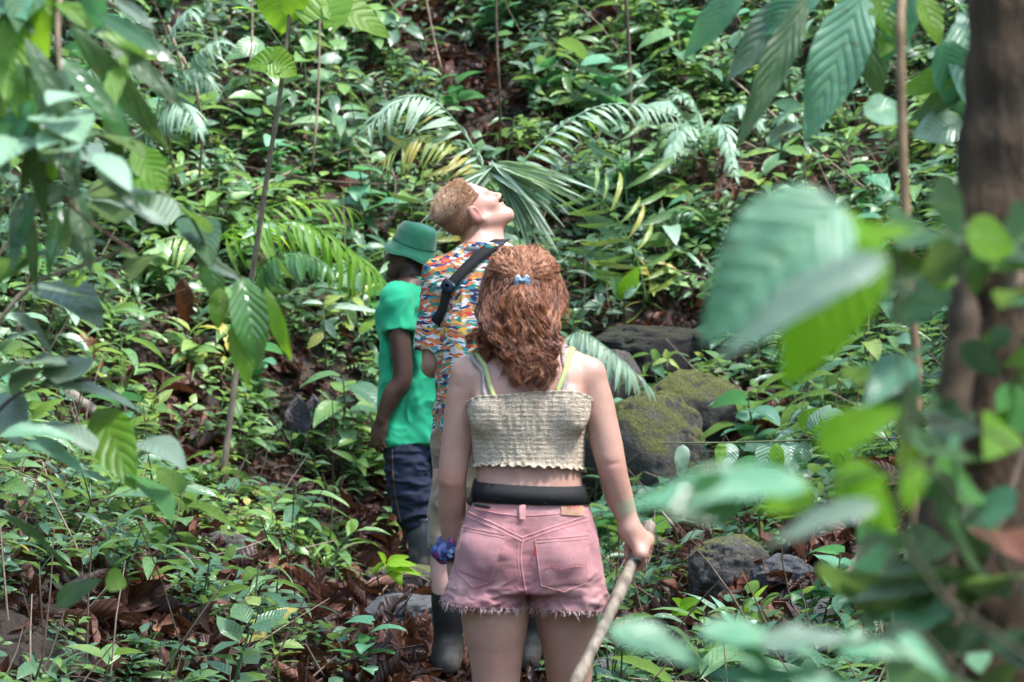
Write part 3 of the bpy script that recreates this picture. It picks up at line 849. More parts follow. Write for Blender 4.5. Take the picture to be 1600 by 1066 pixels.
# --- crop top: a gathered tube of cloth with a frilled lower edge, split over many rows of shirring
NT_, NZ_ = 220, 64
th = np.linspace(0, 2*PI, NT_, endpoint=False); zz = np.linspace(0, 1, NZ_)
TH, ZZ = np.meshgrid(th, zz, indexing='ij')
back = np.clip(-np.sin(TH), 0, 1)
top_z = 1.222+.046*np.minimum(1, back*1.25)**1.5 + .014*np.cos(TH)*back; bot_z = 1.066+.012*back-.006*np.cos(TH*1)+0*TH
zloc = bot_z+(top_z-bot_z)*ZZ
rr = np.array([(r[0], r[3], r[4], r[1], r[2]) for r in torso]); rr = rr[np.argsort(rr[:, 0])]
rx = np.interp(zloc, rr[:, 0], rr[:, 1]); ry = np.interp(zloc, rr[:, 0], rr[:, 2]); cx = np.interp(zloc, rr[:, 0], rr[:, 3]); cy = np.interp(zloc, rr[:, 0], rr[:, 4])
p_ = 2.4
den = (np.abs(np.cos(TH))**p_+np.abs(np.sin(TH))**p_)**(1/p_)
x0 = cx+(rx)*np.cos(TH)/den; y0 = cy+(ry)*np.sin(TH)/den
# rest on the body: cast inwards
X = np.zeros_like(x0); Y = np.zeros_like(x0)
for a in range(NT_):
    for b in range(NZ_):
        o_ = Vector((cx[a, b], cy[a, b], zloc[a, b])); d_ = Vector((x0[a, b]-o_.x, y0[a, b]-o_.y, 0)).normalized()
        h_ = T_BVH.ray_cast(o_+d_*.19, -d_)
        r_ = (h_[0]-o_).length if h_[0] is not None else (Vector((x0[a, b], y0[a, b], zloc[a, b]))-o_).length
        r0_ = math.hypot(x0[a, b]-o_.x, y0[a, b]-o_.y)
        r_ = min(r_, r0_+.03)
        X[a, b] = r_; Y[a, b] = math.atan2(d_.y, d_.x)
for _ in range(5):
    X = (X+np.roll(X, 1, 0)+np.roll(X, -1, 0))/3; X[:, 1:-1] = (X[:, :-2]+X[:, 1:-1]+X[:, 2:])/3
rows = 15
tri = np.abs(((zloc-1.06)*rows/.18) % 1-.5)*2
puck = fbm(TH*26, zloc*30, 2.0+0*TH, 2, 12)
lowf = np.clip(1-ZZ/.07, 0, 1); topf = np.clip((ZZ-.965)/.035, 0, 1)
r_all = X+.0065+(.005+.009*(np.cos(TH) > 0))*np.clip((np.abs(np.cos(TH))-.35)*2.5, 0, 1)*np.clip(ZZ*1.4, 0, 1)+.0012*(1-tri**2)*(1+.9*puck)+.0017*puck+.0012*np.sin(TH*95+6*puck)*(.6+.4*tri)+.0055*lowf**1.3*(1+.9*np.sin(TH*46+2*puck))+.003*topf*(1+np.sin(TH*60))
zz2 = zloc-.004*lowf*np.sin(TH*37)
P_out = np.stack([cx+r_all*np.cos(Y), cy+r_all*np.sin(Y), zz2], -1)
P_in = np.stack([cx+(r_all-.003)*np.cos(Y), cy+(r_all-.003)*np.sin(Y), zz2], -1)
P2 = np.concatenate([P_out, P_in[:, ::-1]], 1); m2 = P2.shape[1]
V = P2.reshape(-1, 3); i, j = np.meshgrid(np.arange(NT_), np.arange(m2), indexing='ij')
F = np.stack([i*m2+j, ((i+1) % NT_)*m2+j, ((i+1) % NT_)*m2+(j+1) % m2, i*m2+(j+1) % m2], -1).reshape(-1, 4)
UV = np.stack([(TH/(2*PI)), ZZ], -1); UV = np.concatenate([UV, UV[:, ::-1]], 1).reshape(-1, 2)
g = NT("shirred_cotton")
uv = g.n('UVMap'); mp = g.n('Mapping', Vector=uv, Scale=(210, 30, 1))
a = noise_n(g, 1.0, 3, .7, mp, .4); mp2 = g.n('Mapping', Vector=uv, Scale=(70, 62, 1)); b = noise_n(g, 1.0, 2, .6, mp2, .5)
col = g.ramp(g.math('ADD', g.math('MULTIPLY', a, .6), g.math('MULTIPLY', b, .4)), [(.33, (.27, .205, .14)), (.5, (.50, .415, .31)), (.68, (.70, .60, .47))])
bm = g.n('Bump', Strength=.8, Distance=.004, Height=g.math('ADD', a, b))
M_TOP = g.out(g.n('BsdfPrincipled', Base_Color=col, Roughness=.9, Normal=bm))
mesh_obj("crop_top", V, F, M_TOP, woman, uv=UV)

# --- straps: a lime one and a taupe one over each shoulder
M_LIME = simple("strap_lime", (.44, .50, .20), .8, (.33, .38, .15), 200, .5, .001)
M_TAUPE = simple("strap_taupe", (.33, .29, .27), .7, (.25, .21, .20), 120, .3, .001)
def strap_on(name, pts, w, mat, lift=.004, wdir=(1, 0, .12), parent=None, th=.0022, bvh=None, **kw):
    """ribbon lying on the body: each point snapped to the nearest skin"""
    c = spline(pts, 26); b_ = bvh or W_BVH; C = []; Nn = []
    for q in c:
        h = b_.find_nearest(Vector(q)); n_ = Vector(q)-h[0]; nn = h[1]
        C.append(np.array(h[0]+nn*lift)); Nn.append(np.array(nn))
    C = np.array(C); Nn = np.array(Nn)
    for _ in range(3): C[1:-1] = (C[:-2]+C[1:-1]*2+C[2:])/4; Nn[1:-1] = (Nn[:-2]+Nn[1:-1]*2+Nn[2:])/4
    tg = np.gradient(C, axis=0); sd = np.cross(tg, Nn); sd /= np.linalg.norm(sd, axis=1, keepdims=True); Nn /= np.linalg.norm(Nn, axis=1, keepdims=True)
    sec = [(-.5, 0), (.5, 0), (.5, 1), (-.5, 1)]
    V = np.stack([C+sd*w*a_+Nn*th*b__ for a_, b__ in sec], 1).reshape(-1, 3); n = len(C)
    i, j = np.meshgrid(np.arange(n-1), np.arange(4), indexing='ij')
    F = np.stack([i*4+j, i*4+(j+1) % 4, (i+1)*4+(j+1) % 4, (i+1)*4+j], -1).reshape(-1, 4)
    return mesh_obj(name, V, F, mat, parent, smooth=False, **kw)
def bk(px, py): return wl(px, py, -.11)
strap_on("strap", [bk(771, 618), bk(760, 590), bk(745, 555), bk(738, 548)+np.array([.002, .06, .01]), (-.125, .03, 1.345), (-.12, .085, 1.27)], .012, M_LIME, .0055, parent=woman, label="lime green ribbed shoulder strap")
strap_on("strap", [bk(758, 619), bk(748, 590), bk(738, 560), bk(733, 551)+np.array([.0, .06, .01]), (-.138, .03, 1.34), (-.132, .085, 1.27)], .011, M_TAUPE, .0035, parent=woman, label="taupe bra strap with a slider")
strap_on("strap", [bk(872, 609), bk(886, 578), bk(899, 545), bk(905, 530)+np.array([0, .055, .01]), (.12, .03, 1.36), (.11, .085, 1.27)], .013, M_LIME, .0055, parent=woman, label="lime green ribbed shoulder strap")
strap_on("strap", [bk(880, 611), bk(890, 580), bk(892, 545), bk(893, 528)+np.array([0, .055, .01]), (.108, .03, 1.362), (.10, .085, 1.27)], .012, M_TAUPE, .0035, parent=woman, label="taupe bra strap with a slider")
# --- shorts
fs = Field((-.26, -.20, .66), (.26, .17, 1.01), .0038)
fs.loft([(.755, -.004, 0, .186, .122), (.80, -.004, 0, .184, .124), (.85, -.002, 0, .180, .125), (.90, 0, 0, .171, .120), (.95, .002, 0, .160, .112), (.982, .002, 0, .152, .107)], .01, grow=.004)
for s in (-1, 1): fs.ell((s*.080, -.055, .845), (.089, .084, .088), k=.03)
fs.loft([(.70, -.116, -.005, .108, .118), (.74, -.110, -.005, .104, .116), (.80, -.096, -.004, .098, .120), (.84, -.09, 0, .09, .115)], .015)
fs.loft([(.69, .106, .012, .105, .112), (.74, .104, .01, .101, .113), (.80, .096, .002, .098, .118), (.84, .09, 0, .09, .115)], .015)
fs.cone((-.003, -.17, .80), (-.003, -.14, .70), .010, .016, .03, 's')
fs.cone((-.003, -.16, .90), (-.003, -.165, .80), .004, .008, .03, 's')
fs.cone((-.003, .15, .80), (-.003, .12, .69), .010, .016, .03, 's')
fs.cut((-.06, .05, -1), (-.11, 0, .722))                       # lower edges, then hollow legs
fs.loft([(.66, -.112, -.005, .100, .110), (.735, -.106, -.005, .097, .109)], .006, 's')
fs.loft([(.66, .106, .012, .097, .104), (.735, .103, .01, .094, .106)], .006, 's')
fs.cut((0, 0, 1), (0, 0, .985))
V, F = fs.mesh(1)
m_ = np.clip((.97-V[:, 2])/.05, 0, 1)
V = folds(V, F, .006, 10, 41, (1, 1, 1.3), m_)
V = folds(V, F, .0035, 24, 47, (1, 1, 2.2), np.clip((.80-V[:, 2])/.08, 0, 1)+.25)
# slanting drag folds from the crotch
dr = np.sin((V[:, 2]*70+np.abs(V[:, 0])*55))*np.exp(-((V[:, 2]-.79)/.05)**2)*np.exp(-((np.abs(V[:, 0])-.05)/.05)**2)
V = V+normals(V, F)*(.0022*dr)[:, None]
T = np.clip(.5+.9*fbm(V[:, 0]*9, V[:, 1]*9, V[:, 2]*9, 3, 77), 0, 1)
g = NT("pink_denim")
ti = g.n('Attribute', {'attribute_name': 'tint'}); tc = g.n('TexCoord')
w1 = g.n('Mapping', Vector=(tc, 3), Rotation=(0, R(35), 0), Scale=(900, 400, 160)); n1 = noise_n(g, 1, 2, .5, w1); n2 = noise_n(g, 45, 4, .7, (tc, 3))
col = g.ramp(g.math('ADD', g.math('MULTIPLY', (ti, 2), .6), g.math('MULTIPLY', n2, .4)), [(.15, (.21, .058, .070)), (.5, (.31, .115, .125)), (.85, (.43, .24, .235))])
col = g.mix(g.math('MULTIPLY', n1, .35), col, (.58, .36, .38))
bm = g.n('Bump', Strength=.4, Distance=.002, Height=g.math('ADD', n1, n2))
pp = g.n('BsdfPrincipled', Base_Color=col, Roughness=.92, Normal=bm); pp.inputs['Sheen Weight'].default_value = .15
M_PINK = g.out(pp)
M_PSEAM = simple("pink_seam", (.60, .31, .30), .9, (.50, .23, .23), 180, .5, .002)
M_FRAY = simple("frayed_cotton", (.78, .62, .60), .95, (.62, .42, .42), 90, .3)
shorts = mesh_obj("shorts", V, F, M_PINK, woman, tint=T, label="pink denim cut-off shorts with frayed hems")
S_BVH = bvh_of(V, F); D = (0, 1, 0)
def sxz(px, py): w = wl(px, py, -.12); return (w[0], w[2])
def xs(*pts): return [sxz(*p) for p in pts]
for cs in ([(724, 826), (790, 836), (766, 908), (712, 892)], [(836, 843), (920, 838), (917, 912), (846, 914)]):
    V1, F1, U1 = patch(S_BVH, xs(*cs), 14, 14, D, .0028)
    po = mesh_obj("back_pocket", V1, F1, M_PINK, shorts, tint=np.full(len(V1), .62), uv=U1)
    sa = Acc(); c_ = cs
    mid = ((c_[2][0]+c_[3][0])/2, max(c_[2][1], c_[3][1])+10)
    seam(sa, S_BVH, xs(c_[0], c_[1]), D, .0034, .0011); seam(sa, S_BVH, xs((c_[0][0], c_[0][1]+5), (c_[1][0], c_[1][1]+5)), D, .0034, .0009)
    seam(sa, S_BVH, xs(c_[0], c_[3]), D, .0030, .0010); seam(sa, S_BVH, xs(c_[1], c_[2]), D, .0030, .0010)
    seam(sa, S_BVH, xs(c_[3], mid), D, .0030, .0010); seam(sa, S_BVH, xs(mid, c_[2]), D, .0030, .0010)
    sa.build("pocket_seam", M_PSEAM, shorts)
M_ARC = simple("arc_thread", (.50, .155, .185), .9)
sa = Acc(); seam(sa, S_BVH, xs((850, 884), (864, 881), (878, 889), (893, 881), (912, 883)), D, .0030, .0006, 40); seam(sa, S_BVH, xs((850, 888), (864, 885), (878, 893), (893, 885), (912, 887)), D, .0030, .0006, 40)
sa.build("pocket_stitching", M_ARC, shorts)
sa = Acc()
seam(sa, S_BVH, xs((729, 802), (770, 818), (816, 840)), D, .0006, .0016); seam(sa, S_BVH, xs((727, 809), (770, 825), (816, 846)), D, .0006, .0012)
seam(sa, S_BVH, xs((816, 840), (860, 825), (918, 808)), D, .0006, .0016); seam(sa, S_BVH, xs((816, 846), (860, 831), (920, 815)), D, .0006, .0012)
seam(sa, S_BVH, xs((740, 797), (816, 806), (917, 800)), D, .0006, .0012)
seam(sa, S_BVH, xs((817, 842), (814, 870), (818, 905), (826, 938)), D, .0004, .0019); seam(sa, S_BVH, xs((811, 845), (809, 870), (813, 900)), D, .0004, .001)
sa.build("yoke_seam", M_PSEAM, shorts)
V1, F1, U1 = patch(S_BVH, xs((811, 774), (822, 775), (821, 812), (812, 812)), 4, 14, D, .007); mesh_obj("belt_loop", V1, F1, M_PSEAM, shorts, uv=U1)
M_PATCH = simple("leather_patch", (.45, .27, .17), .8, (.36, .19, .13), 120, .3)
V1, F1, U1 = patch(S_BVH, xs((876, 786), (912, 790), (913, 808), (877, 805)), 10, 6, D, .003); pt = mesh_obj("waist_patch", V1, F1, M_PATCH, shorts, uv=U1)
def text_on(bvh, s, cx, cz, size, mat, parent, off, name="lettering"):
    cu = bpy.data.curves.new("letters", 'FONT'); cu.body = s; cu.size = size; cu.align_x = 'CENTER'; cu.align_y = 'CENTER'; cu.resolution_u = 2
    to = bpy.data.objects.new("letters", cu); COL.objects.link(to)
    dg = bpy.context.evaluated_depsgraph_get(); me = bpy.data.meshes.new_from_object(to.evaluated_get(dg))
    P = [(v.co.x+cx, 0, v.co.y+cz) for v in me.vertices]; H = project(bvh, P, D, off)
    for v, h in zip(me.vertices, H): v.co = h if h is not None else (0, 0, 0)
    bpy.data.objects.remove(to); me.materials.append(mat)
    o = bpy.data.objects.new(name, me); COL.objects.link(o); o.parent = parent; return o
M_RED = simple("red_print", (.42, .04, .04), .8)
c_ = sxz(895, 794); text_on(S_BVH, "LEVI'S", c_[0], c_[1], .013, M_RED, shorts, .0045)
V1, F1, U1 = patch(S_BVH, xs((834, 856), (838, 855), (838, 868), (834, 869)), 4, 6, D, .0055); mesh_obj("red_tab", V1, F1, M_RED, shorts, uv=U1)
# frayed hems
fr = []; r_ = np.random.default_rng(8)
Vs, Fs_ = V, F
low = Vs[:, 2] < np.where(Vs[:, 0] < -.003, .716+.0*Vs[:, 0], .713)
bandm = np.abs(Vs[:, 2]-(.722-.06*(Vs[:, 0]+.11)+.05*Vs[:, 1])) < .006
cand = Vs[bandm]; cN = normals(Vs, Fs_)[bandm]
pick = r_.integers(0, len(cand), 1500)
for k in pick:
    p = cand[k]; n_ = cN[k]*np.array([1, 1, 0]); L = abs(r_.normal(.007, .006))
    d = np.array([0, 0, -1])+n_*r_.uniform(.0, .7)+r_.normal(0, .3, 3)
    fr.append([p+n_*.002, p+n_*.002+d*L*.35, p+n_*.002+d*L*.7+r_.normal(0, .002, 3), p+n_*.002+d*L+r_.normal(0, .003, 3)])
hair_strands("frayed_hem", np.array(fr), .0008, shorts, r_.uniform(0, 1, len(fr)), mat=M_FRAY)
# --- black belt bag band, low on the left where it carries the pouch
fq = Field((-.24, -.2, .93), (.24, .2, 1.10), .006); fq.loft([(r[0], r[1], r[2], r[3], r[4]) for r in torso], .02)
for s in (-1, 1): fq.ell((s*.078, -.05, .845), (.088, .085, .085), k=.03)
fq.loft([(.90, 0, 0, .171, .120), (.95, .002, 0, .160, .112), (.984, .002, 0, .153, .108)], .02, grow=.001)
B_BVH = bvh_of(*fq.mesh(4))
bt = []
for a in np.linspace(0, 2*PI, 90, endpoint=False):
    for wv, thk in ((-1, 0), (1, 0), (1, 1), (-1, 1)):
        zc = 1.009-.006*math.cos(a)-.012*(-math.sin(a) if math.sin(a) > 0 else 0)-.004*abs(math.sin(a))
        hw = .0235; z_ = zc+wv*hw
        rx_ = np.interp(z_, rr[:, 0], rr[:, 1])+.0085; ry_ = np.interp(z_, rr[:, 0], rr[:, 2])+.0085
        den_ = (abs(math.cos(a))**2.4+abs(math.sin(a))**2.4)**(1/2.4)
        d_ = Vector((math.cos(a), math.sin(a)*.72, 0)).normalized(); h_ = B_BVH.ray_cast(Vector((.003, 0, z_))+d_*.3, -d_)
        q_ = (h_[0]-Vector((.003, 0, z_))).length+.0035+thk*.0035
        bt.append((.003+q_*d_.x, q_*d_.y, z_))
V1 = np.array(bt); i, j = np.meshgrid(np.arange(90), np.arange(4), indexing='ij')
F1 = np.stack([i*4+j, ((i+1) % 90)*4+j, ((i+1) % 90)*4+(j+1) % 4, i*4+(j+1) % 4], -1).reshape(-1, 4)
belt = mesh_obj("waist_belt", V1, F1, M_BLACK, woman, smooth=False, label="wide black elastic belt")
fb = Field((-.20, -.12, .93), (-.06, .06, 1.06), .0035)
fb.ell((-.146, -.045, .992), (.006, .030, .019), rotm(0, 0, R(-25)), k=.002)
fb.cone((-.135, -.085, .980), (-.10, -.103, .974), .006, .005, .006)
V1, F1 = fb.mesh(1); mesh_obj("belt_buckle", V1, F1, M_BLACK, belt)
# --- scrunchie
sc_ = []; NA, NB = 60, 18; cen = np.array([-.192, .055, .850])
for a in np.linspace(0, 2*PI, NA, endpoint=False):
    rmaj = .031+.007*math.sin(a*5)+.004*math.sin(a*11+1); hz = .026+.010*math.sin(a*7+2)
    for b in np.linspace(0, 2*PI, NB, endpoint=False):
        rr_ = rmaj+.021*math.cos(b)*(1+.3*math.sin(a*9+b*2)); sc_.append(cen+np.array([rr_*math.cos(a), rr_*math.sin(a), hz*math.sin(b)+.008*math.sin(a*6)]))
V1 = np.array(sc_); i, j = np.meshgrid(np.arange(NA), np.arange(NB), indexing='ij')
F1 = np.stack([i*NB+j, ((i+1) % NA)*NB+j, ((i+1) % NA)*NB+(j+1) % NB, i*NB+(j+1) % NB], -1).reshape(-1, 4)
g = NT("scrunchie_cloth"); tc = g.n('TexCoord'); vo = g.n('TexVoronoi', Vector=(tc, 3), Scale=85.0); sx = g.n('SeparateColor', i0=(vo, 1))
M_SCR = g.out(g.n('BsdfPrincipled', Base_Color=g.ramp(sx, [(0, (.02, .03, .12)), (.35, (.10, .16, .38)), (.6, (.45, .03, .16)), (.72, (.04, .05, .2)), (.9, (.35, .5, .65))], 'CONSTANT'), Roughness=.6))
mesh_obj("scrunchie", V1, F1, M_SCR, woman, label="blue and red patterned scrunchie on the left wrist")
# --- ring
M_TURQ = simple("turquoise", (.05, .24, .25), .3); 
q0 = wl(999, 882, -.2); h_ = W_BVH.ray_cast(Vector(q0), Vector((0, 1, 0))); rc_ = np.array(h_[0]) if h_[0] is not None else hc+e2*.03
fr_ = Field(rc_-.03, rc_+.03, .0014); fr_.ell(rc_, (.0065, .0055, .0055), k=.001); V1, F1 = fr_.mesh(1); mesh_obj("ring", V1, F1, M_TURQ, woman)
# --- hair: curly, half tied up with a patterned clip
hx, hy, hz = -.014, .055, 1.535
r_ = np.random.default_rng(17)
clip = wl(816, 439, -.075)
lines = []; tints = []
NP = 40
def lock(ctrl, nst, spread, amp, freq, tint, tip=.6):
    """a curly lock: many strands sharing a wavy centre line"""
    c = spline(ctrl, NP); s = np.linspace(0, 1, NP)
    L = np.linalg.norm(np.diff(c, axis=0), axis=1).sum()
    ph = r_.uniform(0, 2*PI, 3)
    grow = np.clip(s*1.6, 0, 1)
    wv = np.stack([np.sin(s*L*freq+ph[0]), .8*np.cos(s*L*freq*.9+ph[1]), .5*np.sin(s*L*freq*.8+ph[2])], -1)*amp*grow[:, None]
    for _ in range(nst):
        o = r_.normal(0, spread, 3); o2 = r_.normal(0, spread*1.2, 3); f = r_.uniform(.7, 1.35); p2 = r_.uniform(0, 2*PI)
        w2 = np.stack([np.sin(s*L*freq*f*1.25+p2), np.cos(s*L*freq*f*1.1+p2), 0*s], -1)*amp*.13*grow[:, None]
        lines.append(c+wv+w2+o*(1-s[:, None]*(1-tip))+o2*s[:, None]**2*.8)
        tints.append(np.clip(tint+r_.normal(0, .13), 0, 1))
def dome(a, e, k=1.0):              # azimuth from -y (back) to +x, elevation
    return np.array([hx+.094*k*math.sin(a)*math.cos(e), hy-.108*k*math.cos(a)*math.cos(e), hz+.110*k*math.sin(e)])
# swept back over the crown to the clip, bulging
for k in range(230):
    a = r_.uniform(-2.6, 2.6) if k % 2 else r_.choice([-1, 1])*r_.uniform(.7, 1.9); e = (r_.uniform(.15, 1.35) if abs(a) > 1.0 else r_.uniform(.75, 1.45)) if k % 2 else r_.uniform(-.05, .9)
    p0 = dome(a, e, 1.0)
    pm = [dome(a*(1-f)*.95, e*(1-f)+.20*f+.16*math.sin(PI*f), 1.05+.06*math.sin(PI*f)+r_.normal(0, .012)) for f in (.3, .6, .85)]
    lock([p0]+pm+[clip+r_.normal(0, .006, 3)+np.array([0, -.004, 0])], 14, .0032, .0085, 85, .62+.18*math.sin(e)+r_.normal(0, .13))
# tail from the clip
for k in range(46):
    sp = r_.normal(0, 1)
    p = clip+np.array([0, -.012, -.008])
    lock([p+r_.normal(0, .004, 3), p+np.array([sp*.016, -.026, -.03]), p+np.array([sp*.024, -.03, -.085]), p+np.array([sp*.024+.004, -.02, -.15-.02*r_.uniform()]), p+np.array([sp*.022+.010, -.005, -.19-.08*r_.uniform()])], 18, .0032, .0110, 95, .66+r_.normal(0, .14), .7)
# the loose lower hair, falling to the shoulders and mid back
for k in range(200):
    u = r_.uniform(-1, 1); a = u*1.75
    e = r_.uniform(-.25, .6)
    p0 = dome(a, e, 1.02)
    if u < -.30:                      # over the left shoulder
        w = r_.uniform(0, 1)
        xe = -.058-.068*w+r_.normal(0, .010); ze = 1.380+.01*w+r_.normal(0, .024)
        c = [p0, np.array([min(p0[0], -.075)-.018*w-.006, p0[1]-.020, 1.48]), np.array([-.076-.038*w, -.055-.02*r_.uniform(), 1.43]), np.array([xe-.004, -.075+.03*w, (1.43+ze)/2]), np.array([xe, -.07+.05*w, ze])]
    elif u > .30:
        w = r_.uniform(0, 1)
        xe = .024+.034*w+r_.normal(0, .010); ze = 1.315+.055*w+r_.normal(0, .030)
        c = [p0, np.array([min(max(p0[0], .055)+.012*w, .080), p0[1]-.02, 1.48]), np.array([.048+.014*w, -.06, 1.425]), np.array([xe+.006, -.085, (1.425+ze)/2]), np.array([xe, -.095, ze])]
    else:
        xe = u*.085+.016+r_.normal(0, .010); ze = 1.278+abs(r_.normal(0, .055))
        c = [p0, np.array([p0[0]*1.1, -.085, 1.49]), np.array([u*.16+.005, -.105, 1.43]), np.array([xe, -.11, 1.36]), np.array([xe+r_.normal(0, .006), -.112, ze])]
    lock(c, 22, .0030, .0125*r_.uniform(.6, 1.4), r_.uniform(72, 112), .50+r_.normal(0, .24), .45)
for k in range(110):
    a = r_.choice([-1, 1])*r_.uniform(.15, 1.25); p0 = dome(a, r_.uniform(.02, .42), 1.07); u = a*.5
    lock([p0, p0*np.array([1.04, 1, 1])+np.array([0, -.014, -.035]), np.array([u*.14+hx, -.10, 1.43]), np.array([u*.10+.008, -.112, 1.37]), np.array([u*.08+.014+r_.normal(0, .006), -.114, 1.34-abs(r_.normal(0, .035))])], 15, .0042, .0105, r_.uniform(85, 130), .5+r_.normal(0, .2), .5)
# flyaways
for k in range(420):
    a = r_.uniform(-2, 2); e = r_.uniform(-.2, 1.4); p0 = dome(a, e, 1.06); d = (p0-np.array([hx, hy, hz])); d /= np.linalg.norm(d)
    lock([p0, p0+d*.010+np.array([0, -.004, -.02]), p0+d*.02+np.array([0, -.01, -.045]), p0+d*.018+np.array([0, 0, -.075])], 1, .002, .006, 70, .6)
hair_strands("hair", np.array(lines), .00085, woman, np.array(tints), label="long curly copper red hair, half tied up")
fh = Field((-.20, -.17, 1.33), (.16, .2, 1.72), .005)
fh.ell((hx, hy-.004, hz+.002), (.100, .107, .107), k=.02); fh.cone((hx, .0, 1.52), (.0, -.045, 1.38), .075, .045, .04); fh.cone((-.06, .0, 1.5), (-.095, -.03, 1.40), .05, .028, .03); fh.cone((.040, .0, 1.5), (.045, -.04, 1.41), .045, .028, .03)
fh.cut((0, 1, 0), (0, .118, 1.5)) ; V1, F1 = fh.mesh(1)
mesh_obj("hair_underlayer", V1, F1, M_HAIR, woman, tint=np.full(len(V1), .2))  # low tint darkens the gaps between locks in place of shade
# clip: a small butterfly-shaped bow of patterned plastic
fc = Field(clip-.045, clip+.045, .0016)
for s in (-1, 1):
    fc.ell(clip+np.array([s*.012, -.024, 0]), (.009, .006, .016), rotm(0, s*R(-8), 0), k=.003)
fc.cone(clip+np.array([-.006, -.026, 0]), clip+np.array([.006, -.026, 0]), .0055, .0055, .004)
V1, F1 = fc.mesh(1)
g = NT("clip_plastic"); tc = g.n('TexCoord'); nz = noise_n(g, 130, 3, .7, (tc, 3), 1.0)
M_CLIP = g.out(g.n('BsdfPrincipled', Base_Color=g.ramp(nz, [(.35, (.015, .03, .08)), (.48, (.10, .22, .33)), (.58, (.45, .55, .62)), (.66, (.30, .16, .12))]), Roughness=.2))
mesh_obj("hair_clip", V1, F1, M_CLIP, woman, label="small blue mottled butterfly clip")
# --- walking stick, a thing of its own
c = [stick_a, stick_a*.5+stick_h*.5+np.array([.003, 0, -.002]), stick_h, stick_h+sd_*.25+np.array([.002, 0, .001]), stick_h+sd_*.5+np.array([-.003, 0, .002]), stick_h+sd_*.75, stick_h+sd_*((stick_h[2]-.0)/-sd_[2])]
c = spline(c, 60); tt = np.linspace(0, 1, 60)
rad_ = .0158+.0012*np.sin(tt*31)+.0009*np.sin(tt*57+1)+.0022*np.exp(-((tt-.42)/.012)**2)+.002*np.exp(-((tt-.2)/.012)**2)
rad_[0] = .012; rad_[-1] = .01
V1, F1, U1 = tube(c, rad_, 14)
V1 = V1+np.array([WX, WY, WZ])-0; base = V1[-2].copy()
mesh_obj("walking_stick", V1-base, F1, M_STICKWOOD, loc=base, label="pale wooden stick held in the right hand of the person in pink shorts", cat="stick")
# ------------------------------------------------------------------ man in the patterned shirt, looking up to the right
RS = 9.0
RX, RY, RZ = at(762, 1055, RS)
def rl(px, py, y=0.0):
    p = at(px, py, RS+y); return p-np.array([RX, RY, RZ])
man = empty("person", (RX, RY, RZ), label="person in multicoloured patterned shirt with black shoulder strap, head tilted back, looking up", cat="person")
fm = Field((-.34, -.3, -.02), (.36, .40, 1.86), .0048)
fm.loft([(.86, 0, 0, .155, .115), (.95, 0, 0, .155, .12), (1.10, 0, 0, .15, .115), (1.25, 0, 0, .160, .12), (1.38, 0, 0, .160, .10), (1.46, 0, .0, .14, .085), (1.51, 0, 0, .08, .065)], .02)
hd = rl(738, 331, .03)
nb = np.array([-.022, .0, 1.49])
fm.cone(nb, hd+np.array([.020, .0, -.075]), .062, .058, .04)
fm.cone(nb+np.array([.03, .02, 0]), hd+np.array([.07, .015, -.06]), .045, .040, .04)
for s in (-1, 1): fm.cone((s*.05, 0, 1.47), (s*.155, 0, 1.41), .045, .050, .03)
fm.chain([(-.168, 0, 1.41, .052), (-.184, 0, 1.30, .046), (-.190, .0, 1.18, .042), (-.192, .01, 1.10, .040), (-.195, .09, 1.085, .041), (-.165, .20, 1.10, .031), (-.15, .235, 1.105, .026)], .02)
relaxed_hand(fm, (-.148, .24, 1.108), (.35, 1, .1), (1, -.3, 0), (0, 0, 1), 1.05, .7)
fm.chain([(.168, 0, 1.41, .052), (.184, 0, 1.30, .046), (.190, .0, 1.18, .042), (.192, .01, 1.10, .040), (.195, .09, 1.085, .041), (.165, .20, 1.10, .031), (.15, .235, 1.105, .026)], .02)
relaxed_hand(fm, (.148, .24, 1.108), (-.35, 1, .1), (-1, -.3, 0), (0, 0, 1), 1.05, .7)
lx, rx_ = rl(700, 900)[0], rl(833, 950)[0]
fm.chain([(-.09, 0, .90, .10), (-.11, .0, .70, .084), (-.135, .0, .50, .062), (lx-.002, .0, .42, .060), (lx, -.015, .30, .058), (lx, .0, .12, .042)], .03)
fm.chain([(.09, 0, .90, .10), (.115, .05, .70, .084), (.14, .09, .50, .062), (rx_, .10, .42, .060), (rx_, .07, .30, .058), (rx_, .07, .12, .042)], .03)
HM = rotm(0, 0, R(-78)) @ rotm(R(48), 0, 0)
head(fm, HM, hd, .96, male=True)
V, F = fm.mesh(2)
Lc = (V-hd) @ HM / .96          # head coordinates of every vertex
T = .75*blob(V, hd+HM@np.array([.082, -.01, -.004]), .024)+.6*blob(V, hd+HM@np.array([0, .098, -.066]), .018)+.35*blob(V, hd+HM@np.array([0, .11, -.03]), .02)+.25*blob(V, hd+HM@np.array([.045, .07, -.03]), .04)+.2*np.clip(fbm(V[:, 0]*20, V[:, 1]*20, V[:, 2]*20, 2, 4), 0, 1)
scalp = (np.linalg.norm(Lc*np.array([1, .82, 1]), axis=1) < .13) & (Lc[:, 2] > -.055) & ((Lc[:, 1] < -.030) | (Lc[:, 2] > .03)) & (Lc[:, 1] < .052+.0*Lc[:, 2]) & ~((np.abs(Lc[:, 0]) > .066) & (Lc[:, 2] < .022) & (Lc[:, 1] > -.036))
mbody = mesh_obj("body", V, F, M_SKIN_M, man, tint=T, label="pale pinkish skin, face turned up to the right")
